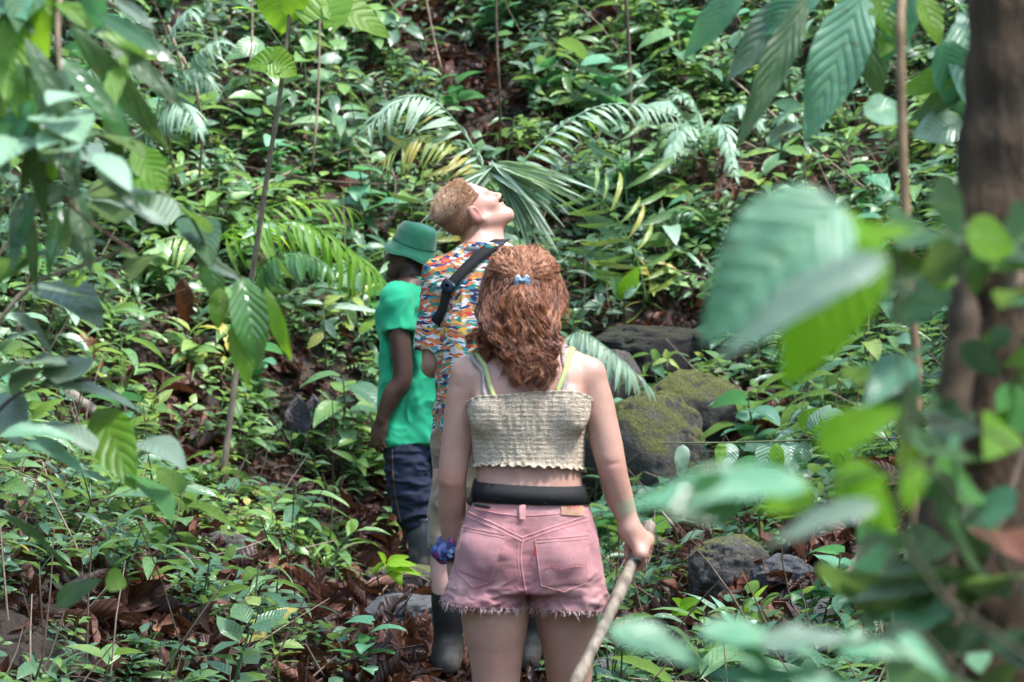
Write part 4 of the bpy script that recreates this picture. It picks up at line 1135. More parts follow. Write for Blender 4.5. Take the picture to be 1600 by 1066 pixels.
# hair: short sides, tousled top
g = NT("ginger_hair"); ti = g.n('Attribute', {'attribute_name': 'tint'})
M_GINGER = g.out(g.n('BsdfPrincipled', Base_Color=g.ramp((ti, 2), [(0, (.10, .040, .020)), (.4, (.26, .115, .058)), (.7, (.46, .25, .14)), (1, (.70, .47, .30))]), Roughness=.45))
sv = V[scalp]; sn = normals(V, F)[scalp]; sl = Lc[scalp]
r_ = np.random.default_rng(23)
idx = r_.integers(0, len(sv), 14000); L_ = []; tt_ = []
for k in idx:
    p, n_, q = sv[k], sn[k], sl[k]
    topness = np.clip((q[2]-.045)/.05, 0, 1)*np.clip((q[1]+.14)/.05, 0, 1)
    ln = .0080+.030*topness*r_.uniform(.6, 1.2)*(1-.65*np.clip((q[1]-.0)/.045, 0, 1))
    back_ = HM @ np.array([r_.normal(0, .25)+.3, -.75+1.2*np.clip((q[1]+.01)/.05, 0, 1), -.1-.5*(1-topness)+.5*np.clip((q[1]-.02)/.03, 0, 1)])
    wv = HM @ np.array([math.sin(q[1]*90+q[0]*40), math.sin(q[0]*110), 0])*.35*topness
    d0 = n_*.38+.7*back_+r_.normal(0, .13, 3); d1 = n_*.12+back_*1.2+wv+r_.normal(0, .15, 3)
    a = p-n_*.002; pts = [a]
    for f in (0, .33, .66, 1.0):
        d = d0*(1-f)*(.35+.65*topness)+d1*(f+.3*(1-topness)); d = d/np.linalg.norm(d); pts.append(pts[-1]+d*ln*.28)
    L_.append(pts); tt_.append(np.clip(.56+.44*topness+r_.normal(0, .15), 0, 1))  # lighter tint towards the crown paints in the light on top
hair_strands("hair", np.array(L_), .00075, man, np.array(tt_), mat=M_GINGER, label="short tousled ginger blond hair, clipped at the sides")
V1 = V.copy(); fmask = scalp[F].all(1)
used = np.unique(F[fmask]); remap = -np.ones(len(V), int); remap[used] = np.arange(len(used))
fl = []
for k in r_.integers(0, len(sv), 500):
    p, n_ = sv[k], sn[k]; d = n_+r_.normal(0, .5, 3); d /= np.linalg.norm(d); L = r_.uniform(.008, .026)*np.clip((sl[k][2]+.06)/.1, .2, 1); fl.append([p, p+d*L*.3, p+d*L*.55+r_.normal(0, .001, 3), p+d*L*.8+r_.normal(0, .002, 3), p+d*L+r_.normal(0, .003, 3)])
hair_strands("stray_hair", np.array(fl), .0005, man, np.full(len(fl), .8), mat=M_GINGER)
mesh_obj("hair_base", V[used]+normals(V, F)[used]*.0022, remap[F[fmask]], M_GINGER, man, tint=np.full(len(used), .5))
# shirt
g = NT("patterned_shirt"); tc = g.n('TexCoord')
nz = noise_n(g, 11, 3, .6, (tc, 3)); 
wv = g.n('VectorMath', {'operation': 'ADD'}, i0=(tc, 3), i1=g.n('VectorMath', {'operation': 'SCALE'}, i0=(nz, 1), Scale=.075))
m1 = g.n('Mapping', Vector=wv, Rotation=(0, R(22), 0), Scale=(42, 42, 112)); vo = g.n('TexVoronoi', Vector=m1, Scale=1.0, Randomness=1.0)
m2 = g.n('Mapping', Vector=wv, Rotation=(0, R(-38), R(20)), Scale=(36, 36, 135)); vo2 = g.n('TexVoronoi', Vector=m2, Scale=1.0)
s1 = g.n('SeparateColor', i0=(vo, 1)); s2 = g.n('SeparateColor', i0=(vo2, 1))
PAL = [(0, (.55, .53, .52)), (.14, (.50, .15, .04)), (.29, (.48, .05, .03)), (.40, (.01, .20, .15)), (.53, (.012, .03, .11)), (.67, (.55, .53, .52)), (.76, (.42, .17, .05)), (.86, (.03, .24, .27)), (.94, (.55, .33, .05))]
ca = g.ramp(s1, PAL, 'CONSTANT'); cb = g.ramp((s2, 1), PAL, 'CONSTANT')
col = g.mix(g.n('MapRange', i0=(s2, 0), i1=.42, i2=.44, i3=0, i4=1), ca, cb)
nb_ = noise_n(g, 300, 2, .5, (tc, 3))
M_SHIRT = g.out(g.n('BsdfPrincipled', Base_Color=col, Roughness=.85, Normal=g.n('Bump', Strength=.15, Distance=.002, Height=nb_)))
fsh = Field((-.36, -.24, .78), (.36, .26, 1.60), .0048)
fsh.loft([(.80, -.008, 0, .188, .150), (.90, -.005, 0, .184, .148), (1.05, 0, 0, .178, .142), (1.22, 0, 0, .180, .142), (1.36, 0, 0, .182, .128), (1.43, 0, .0, .160, .104), (1.485, -.008, 0, .110, .080), (1.515, -.012, 0, .078, .070)], .02)
for s in (-1, 1):
    fsh.cone((s*.08, 0, 1.450), (s*.165, 0, 1.405), .055, .060, .04)
    fsh.chain([(s*.168, 0, 1.405, .062), (s*.186, 0, 1.30, .060), (s*.192, .0, 1.165, .062)], .03)
    fsh.cone((s*.193, .0, 1.150), (s*.195, .004, 1.09), .056, .056, .004, 's')
fsh.cone((-.022, .0, 1.475), hd+np.array([.03, .005, -.075]), .062, .066, .008, 's')
fsh.cut((.03, 0, -1), (0, 0, .815))
V, F = fsh.mesh(1)
k_ = np.clip((1.46-V[:, 2])/.1, 0, 1)
V = folds(V, F, .007, 5, 61, (1, 1, .6), k_); V = folds(V, F, .005, 13, 63, (1, 1, .7), k_)
shirt = mesh_obj("shirt", V, F, M_SHIRT, man, label="short sleeved shirt with orange, teal, navy and white brush strokes")
SH_BVH = bvh_of(V, F)
# collar
co = []
for a in np.linspace(-.3, 2*PI-.9, 60):
    for wv_, th_ in ((0, 0), (1, 0), (1, 1), (0, 1)):
        r0 = .076+.012*(1-wv_)+th_*.004
        co.append((-.014+r0*1.04*math.cos(a+PI/2+.6)+.018*wv_, .0+r0*math.sin(a+PI/2+.6), 1.495+.028*wv_+.006*math.cos(a)))
V1 = np.array(co); i, j = np.meshgrid(np.arange(59), np.arange(4), indexing='ij')
F1 = np.stack([i*4+j, (i+1)*4+j, (i+1)*4+(j+1) % 4, i*4+(j+1) % 4], -1).reshape(-1, 4)
mesh_obj("collar", V1, F1, M_SHIRT, shirt)
def rk(px, py, y=-.12): return rl(px, py, y)
strap = strap_on("shoulder_strap", [rk(789, 380, -.02), rk(772, 383, -.08), rk(740, 400, -.13), rk(710, 425, -.15), rk(694, 441, -.15), rk(684, 462, -.14), rk(680, 488, -.11), rk(678, 512, -.04), rk(690, 530, .04)], .040, M_BLACK, .010, parent=man, bvh=SH_BVH, th=.004, label="black webbing shoulder strap with a slide buckle")
h_ = SH_BVH.find_nearest(Vector(rk(690, 443, -.16))); zb = np.array(h_[1]); yb = rk(699, 434)-rk(685, 452); yb = yb-zb*(yb@zb); yb /= np.linalg.norm(yb); xb = np.cross(yb, zb)
bc = np.array(h_[0])+zb*.016; bp = []
for a in np.linspace(0, 2*PI, 24, endpoint=False):
    ca_, sa_ = math.cos(a), math.sin(a); q_ = (abs(ca_)**6+abs(sa_)**6)**(1/6)
    for hh, sc_ in ((-.005, 1), (.003, 1), (.006, .82), (.006, .3)): bp.append(bc+xb*.028*sc_*ca_/q_+yb*.019*sc_*sa_/q_+zb*hh)
i, j = np.meshgrid(np.arange(24), np.arange(3), indexing='ij')
F1 = np.stack([i*4+j, ((i+1) % 24)*4+j, ((i+1) % 24)*4+j+1, i*4+j+1], -1).reshape(-1, 4)
mesh_obj("strap_buckle", np.array(bp), F1, simple("navy_plastic", (.012, .018, .05), .4), strap, smooth=False)
# khaki shorts
M_KHAKI = cloth_mat("khaki", (.27, .19, .12), (.18, .125, .08), 12)
fk = Field((-.30, -.22, .38), (.32, .28, .98), .006)
fk.loft([(.80, 0, 0, .19, .135), (.96, 0, 0, .18, .13)], .02)
for s, y1 in ((-1, .0), (1, .05)):
    fk.chain([(s*.085, 0, .84, .110), (s*.105, y1*.6, .66, .098), (s*.128, y1*1.5, .45, .086)], .03)
    fk.cone((s*.136, y1*1.5, .43), (s*.126, y1*1.4, .50), .075, .075, .006, 's')
fk.cut((0, 0, -1), (0, 0, .425))
V, F = fk.mesh(1); V = folds(V, F, .009, 8, 71, (1, 1, 1.4)); mesh_obj("shorts", V, F, M_KHAKI, man)
# rubber boots
def rubber(name, dirt, base=(.012, .012, .014)):
    g = NT(name); tc = g.n('TexCoord'); sx = g.n('SeparateXYZ', i0=(tc, 3)); nz = noise_n(g, 13, 5, .7, (tc, 3)); n2 = noise_n(g, 60, 4, .7, (tc, 3))
    f = g.math('MULTIPLY', g.n('MapRange', i0=nz, i1=dirt, i2=dirt+.09, i3=0.0, i4=1.0), .8)
    low = g.n('MapRange', i0=g.math('ADD', (sx, 2), g.math('MULTIPLY', nz, .12)), i1=.20, i2=.07, i3=0.0, i4=.75)
    col = g.mix(g.math('MAXIMUM', f, low), base, g.ramp(n2, [(.3, (.07, .055, .045)), (.7, (.19, .16, .135))]))
    ro = g.n('MapRange', i0=g.math('MAXIMUM', f, low), i1=0.0, i2=1.0, i3=.28, i4=.85)
    p = g.n('BsdfPrincipled', Base_Color=col, Roughness=ro, Normal=g.n('Bump', Strength=.3, Distance=.003, Height=n2)); return g.out(p)
M_BOOT = rubber("rubber_black", .66); M_BOOT2 = rubber("rubber_muddy", .50, (.045, .048, .055))
def boot(x, y, ztop, yaw, parent, mat, rt=.068, h=.005, toe_up=0.0):
    fb = Field((x-.24, y-.24, -.02), (x+.24, y+.30, ztop+.03), h)
    Q = rotm(0, 0, yaw)
    def P(a, b, c): v = Q @ np.array([a, b, 0]); return (x+v[0], y+v[1], c)
    fb.chain([P(0, 0, ztop)+(rt,), P(0, -.008, ztop*.72)+(rt*1.0,), P(0, -.004, ztop*.4)+(rt*.84,), P(0, .0, .13)+(rt*.76,), P(0, 0, .09)+(.052,)], .02)
    fb.cone(P(0, -.01, .10), P(0, .075, .065), .052, .044, .03); fb.cone(P(0, .06, .058), P(0, .155, .048), .044, .040, .03); fb.cone(P(0, -.03, .055), P(0, .0, .05), .044, .046, .02)
    fb.cut((0, 0, 1), (0, 0, ztop)); fb.cut((0, 0, -1), (0, 0, .006))
    fb.cone(P(0, 0, ztop+.03), P(0, 0, ztop-.05), rt-.007, rt-.009, .002, 's')
    for zr in (.16, .175): pass
    V, F = fb.mesh(1)
    N = normals(V, F); ring = np.exp(-((V[:, 2]-ztop+.012)/.008)**2)*.003+np.exp(-((V[:, 2]-.02)/.014)**2)*.004
    V = V+N*ring[:, None]; V = folds(V, F, .003, 9, int(abs(x*100))+3, (1, 1, .8), np.clip((ztop-.03-V[:, 2])/.05, 0, 1), False)
    return mesh_obj("rubber_boot", V, F, mat, parent)
boot(lx+.0, -.005, .345, R(8), man, M_BOOT, .060)
boot(rx_, .07, .345, R(-14), man, M_BOOT, .060)

# ------------------------------------------------------------------ guide in the green shirt and bucket hat, turned left
GS = 11.9
GXc, GYc, GZc = at(655, 912, GS)
def gl(px, py, y=0.0): return at(px, py, GS+y)-np.array([GXc, GYc, GZc])
guide = empty("person", (GXc, GYc, GZc), label="person in green t-shirt, green bucket hat, dark jeans and muddy rubber boots", cat="person")
fg = Field((-.40, -.32, -.02), (.40, .36, 1.76), .0052)
gyaw = rotm(0, 0, R(52))
def Q3(a, b, c): v = gyaw @ np.array([a, b, 0]); return np.array([v[0], v[1], c])
GH = gl(639, 395, .02); 
fg.frame(gyaw, (0, 0, 0)); fg.loft([(.84, 0, 0, .15, .11), (1.0, 0, 0, .15, .105), (1.2, 0, 0, .165, .11), (1.34, 0, 0, .17, .10), (1.41, 0, 0, .12, .08)], .02); fg.frame()
sh = Q3(-.165, 0, 1.335)
fg.cone((0, 0, 1.36), GH+np.array([.008, -.015, -.07]), .056, .054, .04)
for s in (-1, 1): fg.cone(Q3(s*.05, 0, 1.38), Q3(s*.16, 0, 1.34), .045, .05, .03)
el = gl(629, 588, -.17); wri = gl(597, 655, -.16)
fg.chain([tuple(sh)+(.054,), tuple(sh*.55+el*.45+np.array([0, -.012, 0]))+(.049,), tuple(el)+(.046,), tuple(el*.55+wri*.45+np.array([-.006, 0, 0]))+(.046,), tuple(wri)+(.030,)], .02)
relaxed_hand(fg, wri, (-.22, .10, -1), (.5, .8, 0), (-.8, .5, .1), 1.02, .45)
sh2 = Q3(.165, 0, 1.335)
fg.chain([tuple(sh2)+(.054,), tuple(sh2+np.array([.02, .01, -.27]))+(.043,), tuple(sh2+np.array([-.02, .06, -.50]))+(.028,)], .02)
relaxed_hand(fg, sh2+np.array([-.02, .06, -.50]), (-.1, .1, -1), (-.8, -.5, 0), (-.5, .8, .1), 1.02, .45)
for s, dx, dy in ((-1, .0, -.03), (1, .02, .05)):
    fg.chain([tuple(Q3(s*.07, 0, .72))+(.08,), tuple(Q3(s*.085, .02, .45))+(.058,), (.04+dx+.02*s, dy, .10, .04)], .03)
GM = rotm(0, 0, R(68)) @ rotm(R(4), 0, 0)
head(fg, GM, GH, 1.0, male=True, hair=.003)
V, F = fg.mesh(2); Lc = (V-GH) @ GM
T = .5*blob(V, wri+np.array([-.02, 0, -.1]), .08)
mesh_obj("body", V, F, M_SKIN_D, guide, tint=T, label="dark brown skin, face turned left, left arm hanging")
M_GREEN = cloth_mat("green_jersey", (.010, .36, .18), (.006, .28, .135), 7, 400, .9, .1)
ftt = Field((-.36, -.32, .60), (.36, .32, 1.50), .005)
ftt.frame(gyaw)
ftt.loft([(.62, 0, -.01, .190, .156), (.75, 0, 0, .180, .146), (.95, 0, 0, .178, .138), (1.15, 0, 0, .186, .134), (1.28, 0, 0, .188, .122), (1.35, 0, 0, .155, .10), (1.40, 0, 0, .10, .08), (1.425, 0, 0, .075, .068)], .02)
ftt.frame()
for sv_, ev in ((sh, el), (sh2, sh2+np.array([.02, .01, -.27]))):
    d_ = ev-sv_; d_ /= np.linalg.norm(d_)
    ftt.cone(sv_*.6+np.array([0, 0, 1.39])*.4, sv_, .05, .062, .04)
    ftt.chain([tuple(sv_)+(.066,), tuple(sv_+d_*.1)+(.069,), tuple(sv_+d_*.185)+(.070,)], .02)
    ftt.cone(sv_+d_*.215, sv_+d_*.34, .085, .085, .004, 's')
ftt.cut((.04, 0, -1), (0, 0, .655))
V, F = ftt.mesh(1)
V = folds(V, F, .014, 5.0, 81, (1, 1, .8), np.clip((1.38-V[:, 2])/.1, 0, 1)); V = folds(V, F, .0075, 11, 83, (1, 1, .9), np.clip((1.38-V[:, 2])/.1, 0, 1))
gs = mesh_obj("t_shirt", V, F, M_GREEN, guide, label="bright emerald green t-shirt")
# jeans
M_DENIM = cloth_mat("dark_denim", (.010, .018, .050), (.004, .007, .020), 16, 500, .9, .0, .4)
fj = Field((-.34, -.32, .18), (.34, .36, .90), .0055)
fj.frame(gyaw); fj.loft([(.60, 0, 0, .165, .125), (.84, 0, 0, .158, .12)], .02); fj.frame()
a_ = Q3(-.085, 0, .60); b_ = Q3(.085, .03, .60)
fj.chain([tuple(a_)+(.104,), (-.045, -.06, .50, .104), (-.015, -.05, .36, .100), (.012, -.045, .27, .080)], .03)
fj.chain([tuple(b_)+(.105,), (.06, .10, .50, .095), (.05, .09, .36, .085), (.045, .07, .27, .075)], .03)
V, F = fj.mesh(1); V = folds(V, F, .009, 9, 91, (.8, .8, 2.2), np.clip((.66-V[:, 2])/.12, .2, 1)); V = folds(V, F, .004, 19, 93, (1, 1, 2))
jn = mesh_obj("jeans", V, F, M_DENIM, guide, label="dark blue jeans tucked into the boots")
J_BVH = bvh_of(V, F); sa = Acc()
seam(sa, J_BVH, [(gl(*p)[0], gl(*p)[2]) for p in ((616, 700), (617, 740), (622, 780), (628, 812))], D, .002, .0022); sa.build("side_seam", simple("orange_thread", (.22, .12, .07), .9), jn)
boot(.026, -.045, .315, R(10), guide, M_BOOT2, .084, .006)
boot(.085, .075, .315, R(20), guide, M_BOOT2, .072, .007)
# bucket hat
M_HAT = cloth_mat("green_felt", (.003, .115, .060), (.002, .08, .042), 10, 300, .95, .3)
M_HAT2 = simple("hat_stitch", (.006, .11, .07), .9)
prof_ = spline([(0, .118), (.05, .116), (.078, .106), (.090, .080), (.096, .045), (.101, .012), (.104, .0), (.113, -.020), (.126, -.042), (.129, -.047)], 34)
NA = 72; hv = []
hatM = rotm(0, 0, R(68)) @ rotm(R(19), 0, 0)
for a in np.linspace(0, 2*PI, NA, endpoint=False):
    up = max(0, math.cos(a-R(60)))**3
    for k, (r0, z0) in enumerate(prof_):
        br = np.clip((r0-.104)/.025, 0, 1)*(z0 < .001)
        r1 = r0+.004*math.sin(3*a+1)*br-.012*up*br
        z1 = z0+.062*up*br+.006*math.sin(4*a+.5)*br+.004*math.sin(a*2+r0*40)*(1-br)*(r0 > .02)
        hv.append((r1*math.cos(a)*.90, r1*math.sin(a)*1.03, z1*.97+.004))
V = np.array(hv); n_ = len(prof_)
i, j = np.meshgrid(np.arange(NA), np.arange(n_-1), indexing='ij')
F = np.stack([i*n_+j, i*n_+j+1, ((i+1) % NA)*n_+j+1, ((i+1) % NA)*n_+j], -1).reshape(-1, 4)
V = V+normals(V, F)*(.0022*fbm(V[:, 0]*28, V[:, 1]*28, V[:, 2]*28, 2, 15))[:, None]
V = V @ hatM.T + GH + hatM @ np.array([0, -.014, .026])
hat = mesh_obj("bucket_hat", V, F, M_HAT, guide, label="green felt bucket hat with its brim turned up at one side")
md = hat.modifiers.new("thickness", 'SOLIDIFY'); md.thickness = .0035; md.offset = -1
Vr = V.reshape(NA, n_, 3)
for k, nm in ((18, "crown_seam"), (n_-3, "brim_stitching"), (n_-6, "brim_stitching")):
    ring = np.vstack([Vr[:, k], Vr[:1, k]]); V1, F1, U1 = tube(ring, .0022 if k == 18 else .0014, 4); mesh_obj(nm, V1, F1, M_HAT2, hat)
# ------------------------------------------------------------------ leaves of single plants, each one a child
M_TEAL = leaf_material("leaf_teal", [(0, (.045, .16, .10)), (.6, (.09, .27, .145)), (1, (.18, .38, .24))], rough=.38, trans=.35, trans_tint=(.15, .45, .08), spec=.8, veins=10)  # pale teal puts the sky's sheen into the leaf colour
M_GREY = leaf_material("leaf_grey_green", [(0, (.05, .10, .075)), (.6, (.10, .17, .13)), (1, (.18, .25, .19))], rough=.42, trans=.3, spec=.6)
M_LIME = leaf_material("leaf_lime", [(0, (.12, .30, .012)), (.6, (.18, .38, .015)), (1, (.26, .44, .02))], rough=.5, trans=.6, trans_tint=(.40, .85, .02), veins=8, spec=.3)  # lime puts the glow of backlit undersides into the leaf colour
_lr = np.random.default_rng(77)
def leaf_pts(A, B, wr, up=.4, roll=0.0, kind='ovate', droop=.25, fold=.18, vein=.012, nv=8, n=12, m=7, wav=.01, curl=0, lobe=0):
    """blade from A to B; up 0 = faces the camera, 1 = faces the sky"""
    A = np.array(A, float); B = np.array(B, float); d = B-A; L = np.linalg.norm(d); y = d/L
    nrm = np.array([0, -1., 0])*(1-up)+np.array([0, 0, 1.])*up
    nrm = nrm-y*(nrm @ y); nrm /= np.linalg.norm(nrm)+1e-9
    x = np.cross(y, nrm); c, s = math.cos(roll), math.sin(roll); x, z = x*c+nrm*s, nrm*c-x*s
    V, F, U = blade(kind, n, m, wr, fold, droop, curl, vein, nv, wav, lobe)
    # straighten the chord of a drooping blade back on to A-B
    tip = V[n*m+m//2]; a = math.atan2(tip[2], tip[1]); q = math.hypot(tip[1], tip[2])
    y2, z2 = V[:, 1]*math.cos(a)+V[:, 2]*math.sin(a), -V[:, 1]*math.sin(a)+V[:, 2]*math.cos(a)
    V = np.stack([V[:, 0], y2, z2], -1)/q
    return A+(V[:, :1]*x+V[:, 1:2]*y+V[:, 2:]*z)*L, F, U
def add_leaf(root, A, B, wr, mat, tint=.5, name="leaf", **kw):
    V, F, U = leaf_pts(A, B, wr, **kw)
    o = np.array(root.location)
    return mesh_obj(name, V-o, F, mat, root, uv=U, tint=np.full(len(V), tint+_lr.normal(0, .05)))
def add_stem(root, pts, r0, r1, mat, name="stem", k=8, n=24, **kw):
    c = spline(pts, n); rr = np.linspace(r0, r1, n)*(1+.06*np.sin(np.arange(n)*1.7))
    V, F, U = tube(c, rr, k)
    return mesh_obj(name, V-np.array(root.location), F, mat, root, uv=U, **kw)
def gp(x, y, dz=0.0): return np.array([x, y, float(ground(x, y))+dz])
def plant_root(name, p, label, cat="plant", group=None): return empty(name, tuple(p), label=label, cat=cat, group=group)

# tall sapling with translucent heart-shaped leaves
b = pg(345, 806); Y = b[1]
sp = plant_root("sapling", b-np.array([0, 0, .03]), "tall thin sapling with brown stem and lime heart-shaped leaves at the top", "sapling")
add_stem(sp, [b-np.array([0, 0, .03]), at(352, 720, Y), at(364, 620, Y), at(378, 520, Y), at(397, 410, Y-.1), at(418, 270, Y-.2), at(437, 150, Y-.3), at(451, 40, Y-.3), at(456, -60, Y-.3)], .017, .009, M_GREYBARK, "trunk", 8, 60)
Yt = Y-.3
for (a, m_, bb, w, kw) in [
    ((452, 30), None, (443, 55), .55, None),
]: pass
def heart(a0, a, t, w, Yl, dy=0.0, mat=M_BRIGHT, tint=.6, **kw):
    P = at(a0[0], a0[1], Yt); A = at(a[0], a[1], Yl)
    mid = (P+A)/2+np.array([0, 0, .012]); add_stem(sp, [P, mid, A], .0045, .003, M_STEM, "leaf_stalk", 5, 8)
    add_leaf(sp, A, at(t[0], t[1], Yl+dy), w, mat, tint, kind='heart', **kw)
heart((454, 20), (441, -22), (440, 53), .56, Yt-.05, .10, up=.25, fold=.12, droop=.2)
heart((453, 38), (521, 8), (609, 60), .34, Yt, .05, up=.45, fold=.1, droop=.25)
heart((445, 80), (398, 18), (362, 14), .35, Yt-.05, .05, up=.92, fold=.1, droop=.3, tint=.5)
heart((440, 90), (437, 98), (384, 104), .46, Yt-.05, .03, up=.35, fold=.3, droop=.3, tint=.65)
heart((440, 90), (426, 98), (464, 116), .62, Yt-.07, .05, up=.3, fold=.3, droop=.3, tint=.6)
heart((451, 40), (500, 30), (548, -35), .40, Yt-.05, .2, up=.5, fold=.15)

# foreground spray at the left, half out of focus: a young tree just outside the picture
def leaf_list(root, items, Y, mat, dep=.12, **base):
    for it in items:
        a, t, w = it[0], it[1], it[2]; kw = dict(base); kw.update(it[3] if len(it) > 3 else {})
        ma = kw.pop('mat', mat); yy = kw.pop('Y', Y); ti = kw.pop('tint', .5)
        add_leaf(root, at(a[0], a[1], yy+_lr.uniform(-dep, dep)), at(t[0], t[1], yy+_lr.uniform(-dep, dep)), w, ma, ti, **kw)
x0, y0 = -1.22, 4.1
tr = plant_root("young_tree", gp(x0, y0, -.03), "young tree at the left edge with long drooping dark green leaves in soft focus", "tree")
add_stem(tr, [gp(x0, y0, -.03), (x0+.05, y0, .8), (x0+.02, y0-.02, 1.6), (x0+.08, y0, 2.3), (x0+.02, y0, 3.2)], .05, .02, M_BARK, "trunk", 10, 40)
add_stem(tr, [(x0+.06, y0, 2.15), at(-40, 60, y0), at(60, -20, y0), at(130, -10, y0), at(200, 20, y0)], .012, .004, M_BARK, "branch", 6)
add_stem(tr, [(x0+.03, y0, 1.7), at(-60, 230, 4.0), at(40, 250, 4.0), at(120, 330, 4.0), at(210, 395, 4.0)], .005, .002, M_TWIG, "branch", 6)
add_stem(tr, [at(95, -20, 4.05), at(90, 60, 4.02), at(105, 200, 4.0), at(118, 330, 4.0)], .006, .003, M_PTWIG, "branch", 6)
items = [((150, 20), (318, 130), .13, dict(up=.3)), ((110, 40), (300, 285), .12, dict(up=.2)), ((160, 55), (325, 205), .13, dict(up=.2)), ((95, 90), (240, 265), .15, {}),
    ((40, 60), (160, 290), .13, {}), ((20, 100), (120, 260), .17, {}), ((60, 110), (40, 320), .14, {}), ((10, 150), (70, 300), .18, {}), ((-20, 90), (10, 250), .2, {}),
    ((90, 180), (130, 345), .16, {}), ((70, 210), (20, 330), .17, {}), ((50, 190), (80, 400), .12, {}), ((40, 300), (15, 460), .14, {}), ((45, 320), (62, 500), .11, {}), ((120, 300), (150, 470), .14, {}),
    ((95, 320), (70, 470), .15, {}), ((20, 20), (95, 75), .2, {}), ((60, -20), (20, 70), .22, {}), ((-10, 10), (40, 110), .2, {}), ((130, -20), (175, 45), .22, {}), ((160, 130), (205, 330), .12, {}),
    ((0, 330), (-20, 480), .2, {}), ((150, 260), (240, 350), .16, dict(mat=M_DARK)), ((30, 0), (-20, 120), .22, {}), ((180, 0), (260, 60), .2, dict(mat=M_GREY))]
leaf_list(tr, [i_ if k_ % 3 == 0 or len(i_[3]) > 1 or 'mat' in i_[3] else (i_[0], i_[1], i_[2], dict(i_[3], mat=M_DARK, tint=.9)) for k_, i_ in enumerate([(a_[0], (a_[0][0]+(a_[1][0]-a_[0][0])*.8, a_[0][1]+(a_[1][1]-a_[0][1])*.8), a_[2]*.66, a_[3]) for a_ in items+[((q[0]+_lr.normal(0, 40), q[1]+_lr.normal(0, 40)), (q[0]+(w[0]-q[0])*.6+_lr.normal(0, 40), q[1]+(w[1]-q[1])*.6+_lr.normal(0, 40)), e*1.3, dict(mat=[M_GREY, M_TEAL, M_BRIGHT][n_ % 3], tint=.3)) for n_, (q, w, e, _) in enumerate(items)]])], 4.0, M_GLOSSY, kind='lance', droop=.3, up=.3, tint=.5)
leaf_list(tr, [((130, 150), (75, 165), .28, {}), ((75, 180), (128, 225), .25, {}), ((150, 210), (225, 250), .25, {}), ((140, 215), (60, 235), .22, {}), ((60, 250), (130, 285), .22, dict(tint=.7)), ((120, 235), (70, 250), .3, {}),
    ((150, 240), (205, 300), .24, {}), ((40, 215), (0, 260), .25, {})], 3.85, M_PALE, kind='lance', droop=.2, up=.7)
# shrub of broad grey-green leaves below it
x0, y0 = -1.05, 4.7
sh_ = plant_root("leafy_shrub", gp(x0, y0, -.03), "leafy shrub on the left with broad grey green leaves on pale twigs", "shrub")
add_stem(sh_, [gp(x0, y0, -.03), at(-90, 900, y0), at(-70, 600, y0), at(0, 500, y0), at(60, 440, y0), at(180, 395, y0), at(235, 345, y0)], .008, .002, M_PTWIG, "branch", 6, 40)
add_stem(sh_, [at(-70, 600, y0), at(-20, 430, y0), at(60, 330, y0), at(140, 300, y0), at(200, 270, y0)], .004, .002, M_PTWIG, "branch", 6)
add_stem(sh_, [at(-80, 800, y0), at(0, 640, y0), at(90, 600, y0), at(200, 590, y0)], .004, .002, M_TWIG, "branch", 6)
add_stem(sh_, [at(200, 270, y0), at(290, 330, y0), at(330, 400, y0), at(372, 430, y0)], .004, .002, M_STEM, "branch", 6)
leaf_list(sh_, [((150, 310), (262, 355), .26, {}), ((160, 290), (255, 270), .22, dict(mat=M_DARK)), ((262, 352), (200, 305), .34, dict(tint=.8)), ((322, 365), (265, 320), .34, dict(mat=M_GLOSSY, tint=.9)), ((95, 240), (160, 260), .3, {}),
    ((140, 380), (222, 420), .26, dict(tint=.8)), ((135, 395), (65, 330), .26, dict(mat=M_GLOSSY)), ((60, 445), (160, 515), .28, dict(tint=.9)), ((50, 450), (170, 490), .2, {}), ((100, 400), (5, 420), .16, dict(mat=M_DARK, tint=.2)), ((20, 355), (98, 372), .15, dict(mat=M_DARK, tint=.3)),
    ((15, 490), (82, 560), .3, {}), ((0, 440), (40, 400), .3, dict(mat=M_GLOSSY)), ((130, 330), (120, 400), .26, dict(tint=.7)), ((180, 350), (160, 280), .26, {}), ((110, 300), (55, 320), .25, {}), ((0, 590), (105, 570), .2, {}), ((60, 600), (220, 645), .22, dict(tint=.6)),
    ((100, 570), (20, 620), .28, {}), ((90, 600), (140, 560), .28, {}), ((0, 680), (120, 690), .26, dict(mat=M_TEAL)), ((215, 690), (290, 735), .24, {}), ((280, 690), (210, 720), .24, {}), ((40, 690), (130, 740), .2, dict(mat=M_TEAL)),
    ((205, 745), (268, 820), .24, dict(mat=M_TEAL)), ((150, 705), (60, 660), .2, {}), ((240, 400), (205, 440), .3, {}), ((300, 340), (330, 420), .2, dict(mat=M_DARK)), ((0, 540), (60, 520), .25, dict(tint=.7)), ((-20, 620), (30, 700), .25, {})],
    y0, M_GREY, kind='ovate', droop=.3, up=.75, tint=.9)
leaf_list(sh_, [((210, 232), (262, 300), .28, dict(tint=.5)), ((218, 268), (245, 300), .3, {}), ((155, 638), (213, 768), .20, dict(up=.15)), ((60, 245), (90, 280), .3, dict(tint=.2)), ((45, 225), (20, 262), .3, dict(tint=.2))], y0-.05, M_BRIGHT, kind='lance', droop=.35, up=.3, tint=.35)
leaf_list(sh_, [((88, 945), (160, 905), .22, dict(mat=M_DARK, tint=.9, up=.35)), ((165, 905), (198, 915), .6, dict(mat=M_BRIGHT, tint=.2)), ((0, 800), (110, 900), .04, dict(mat=M_DARK))], y0, M_GLOSSY, kind='ovate', droop=.3)
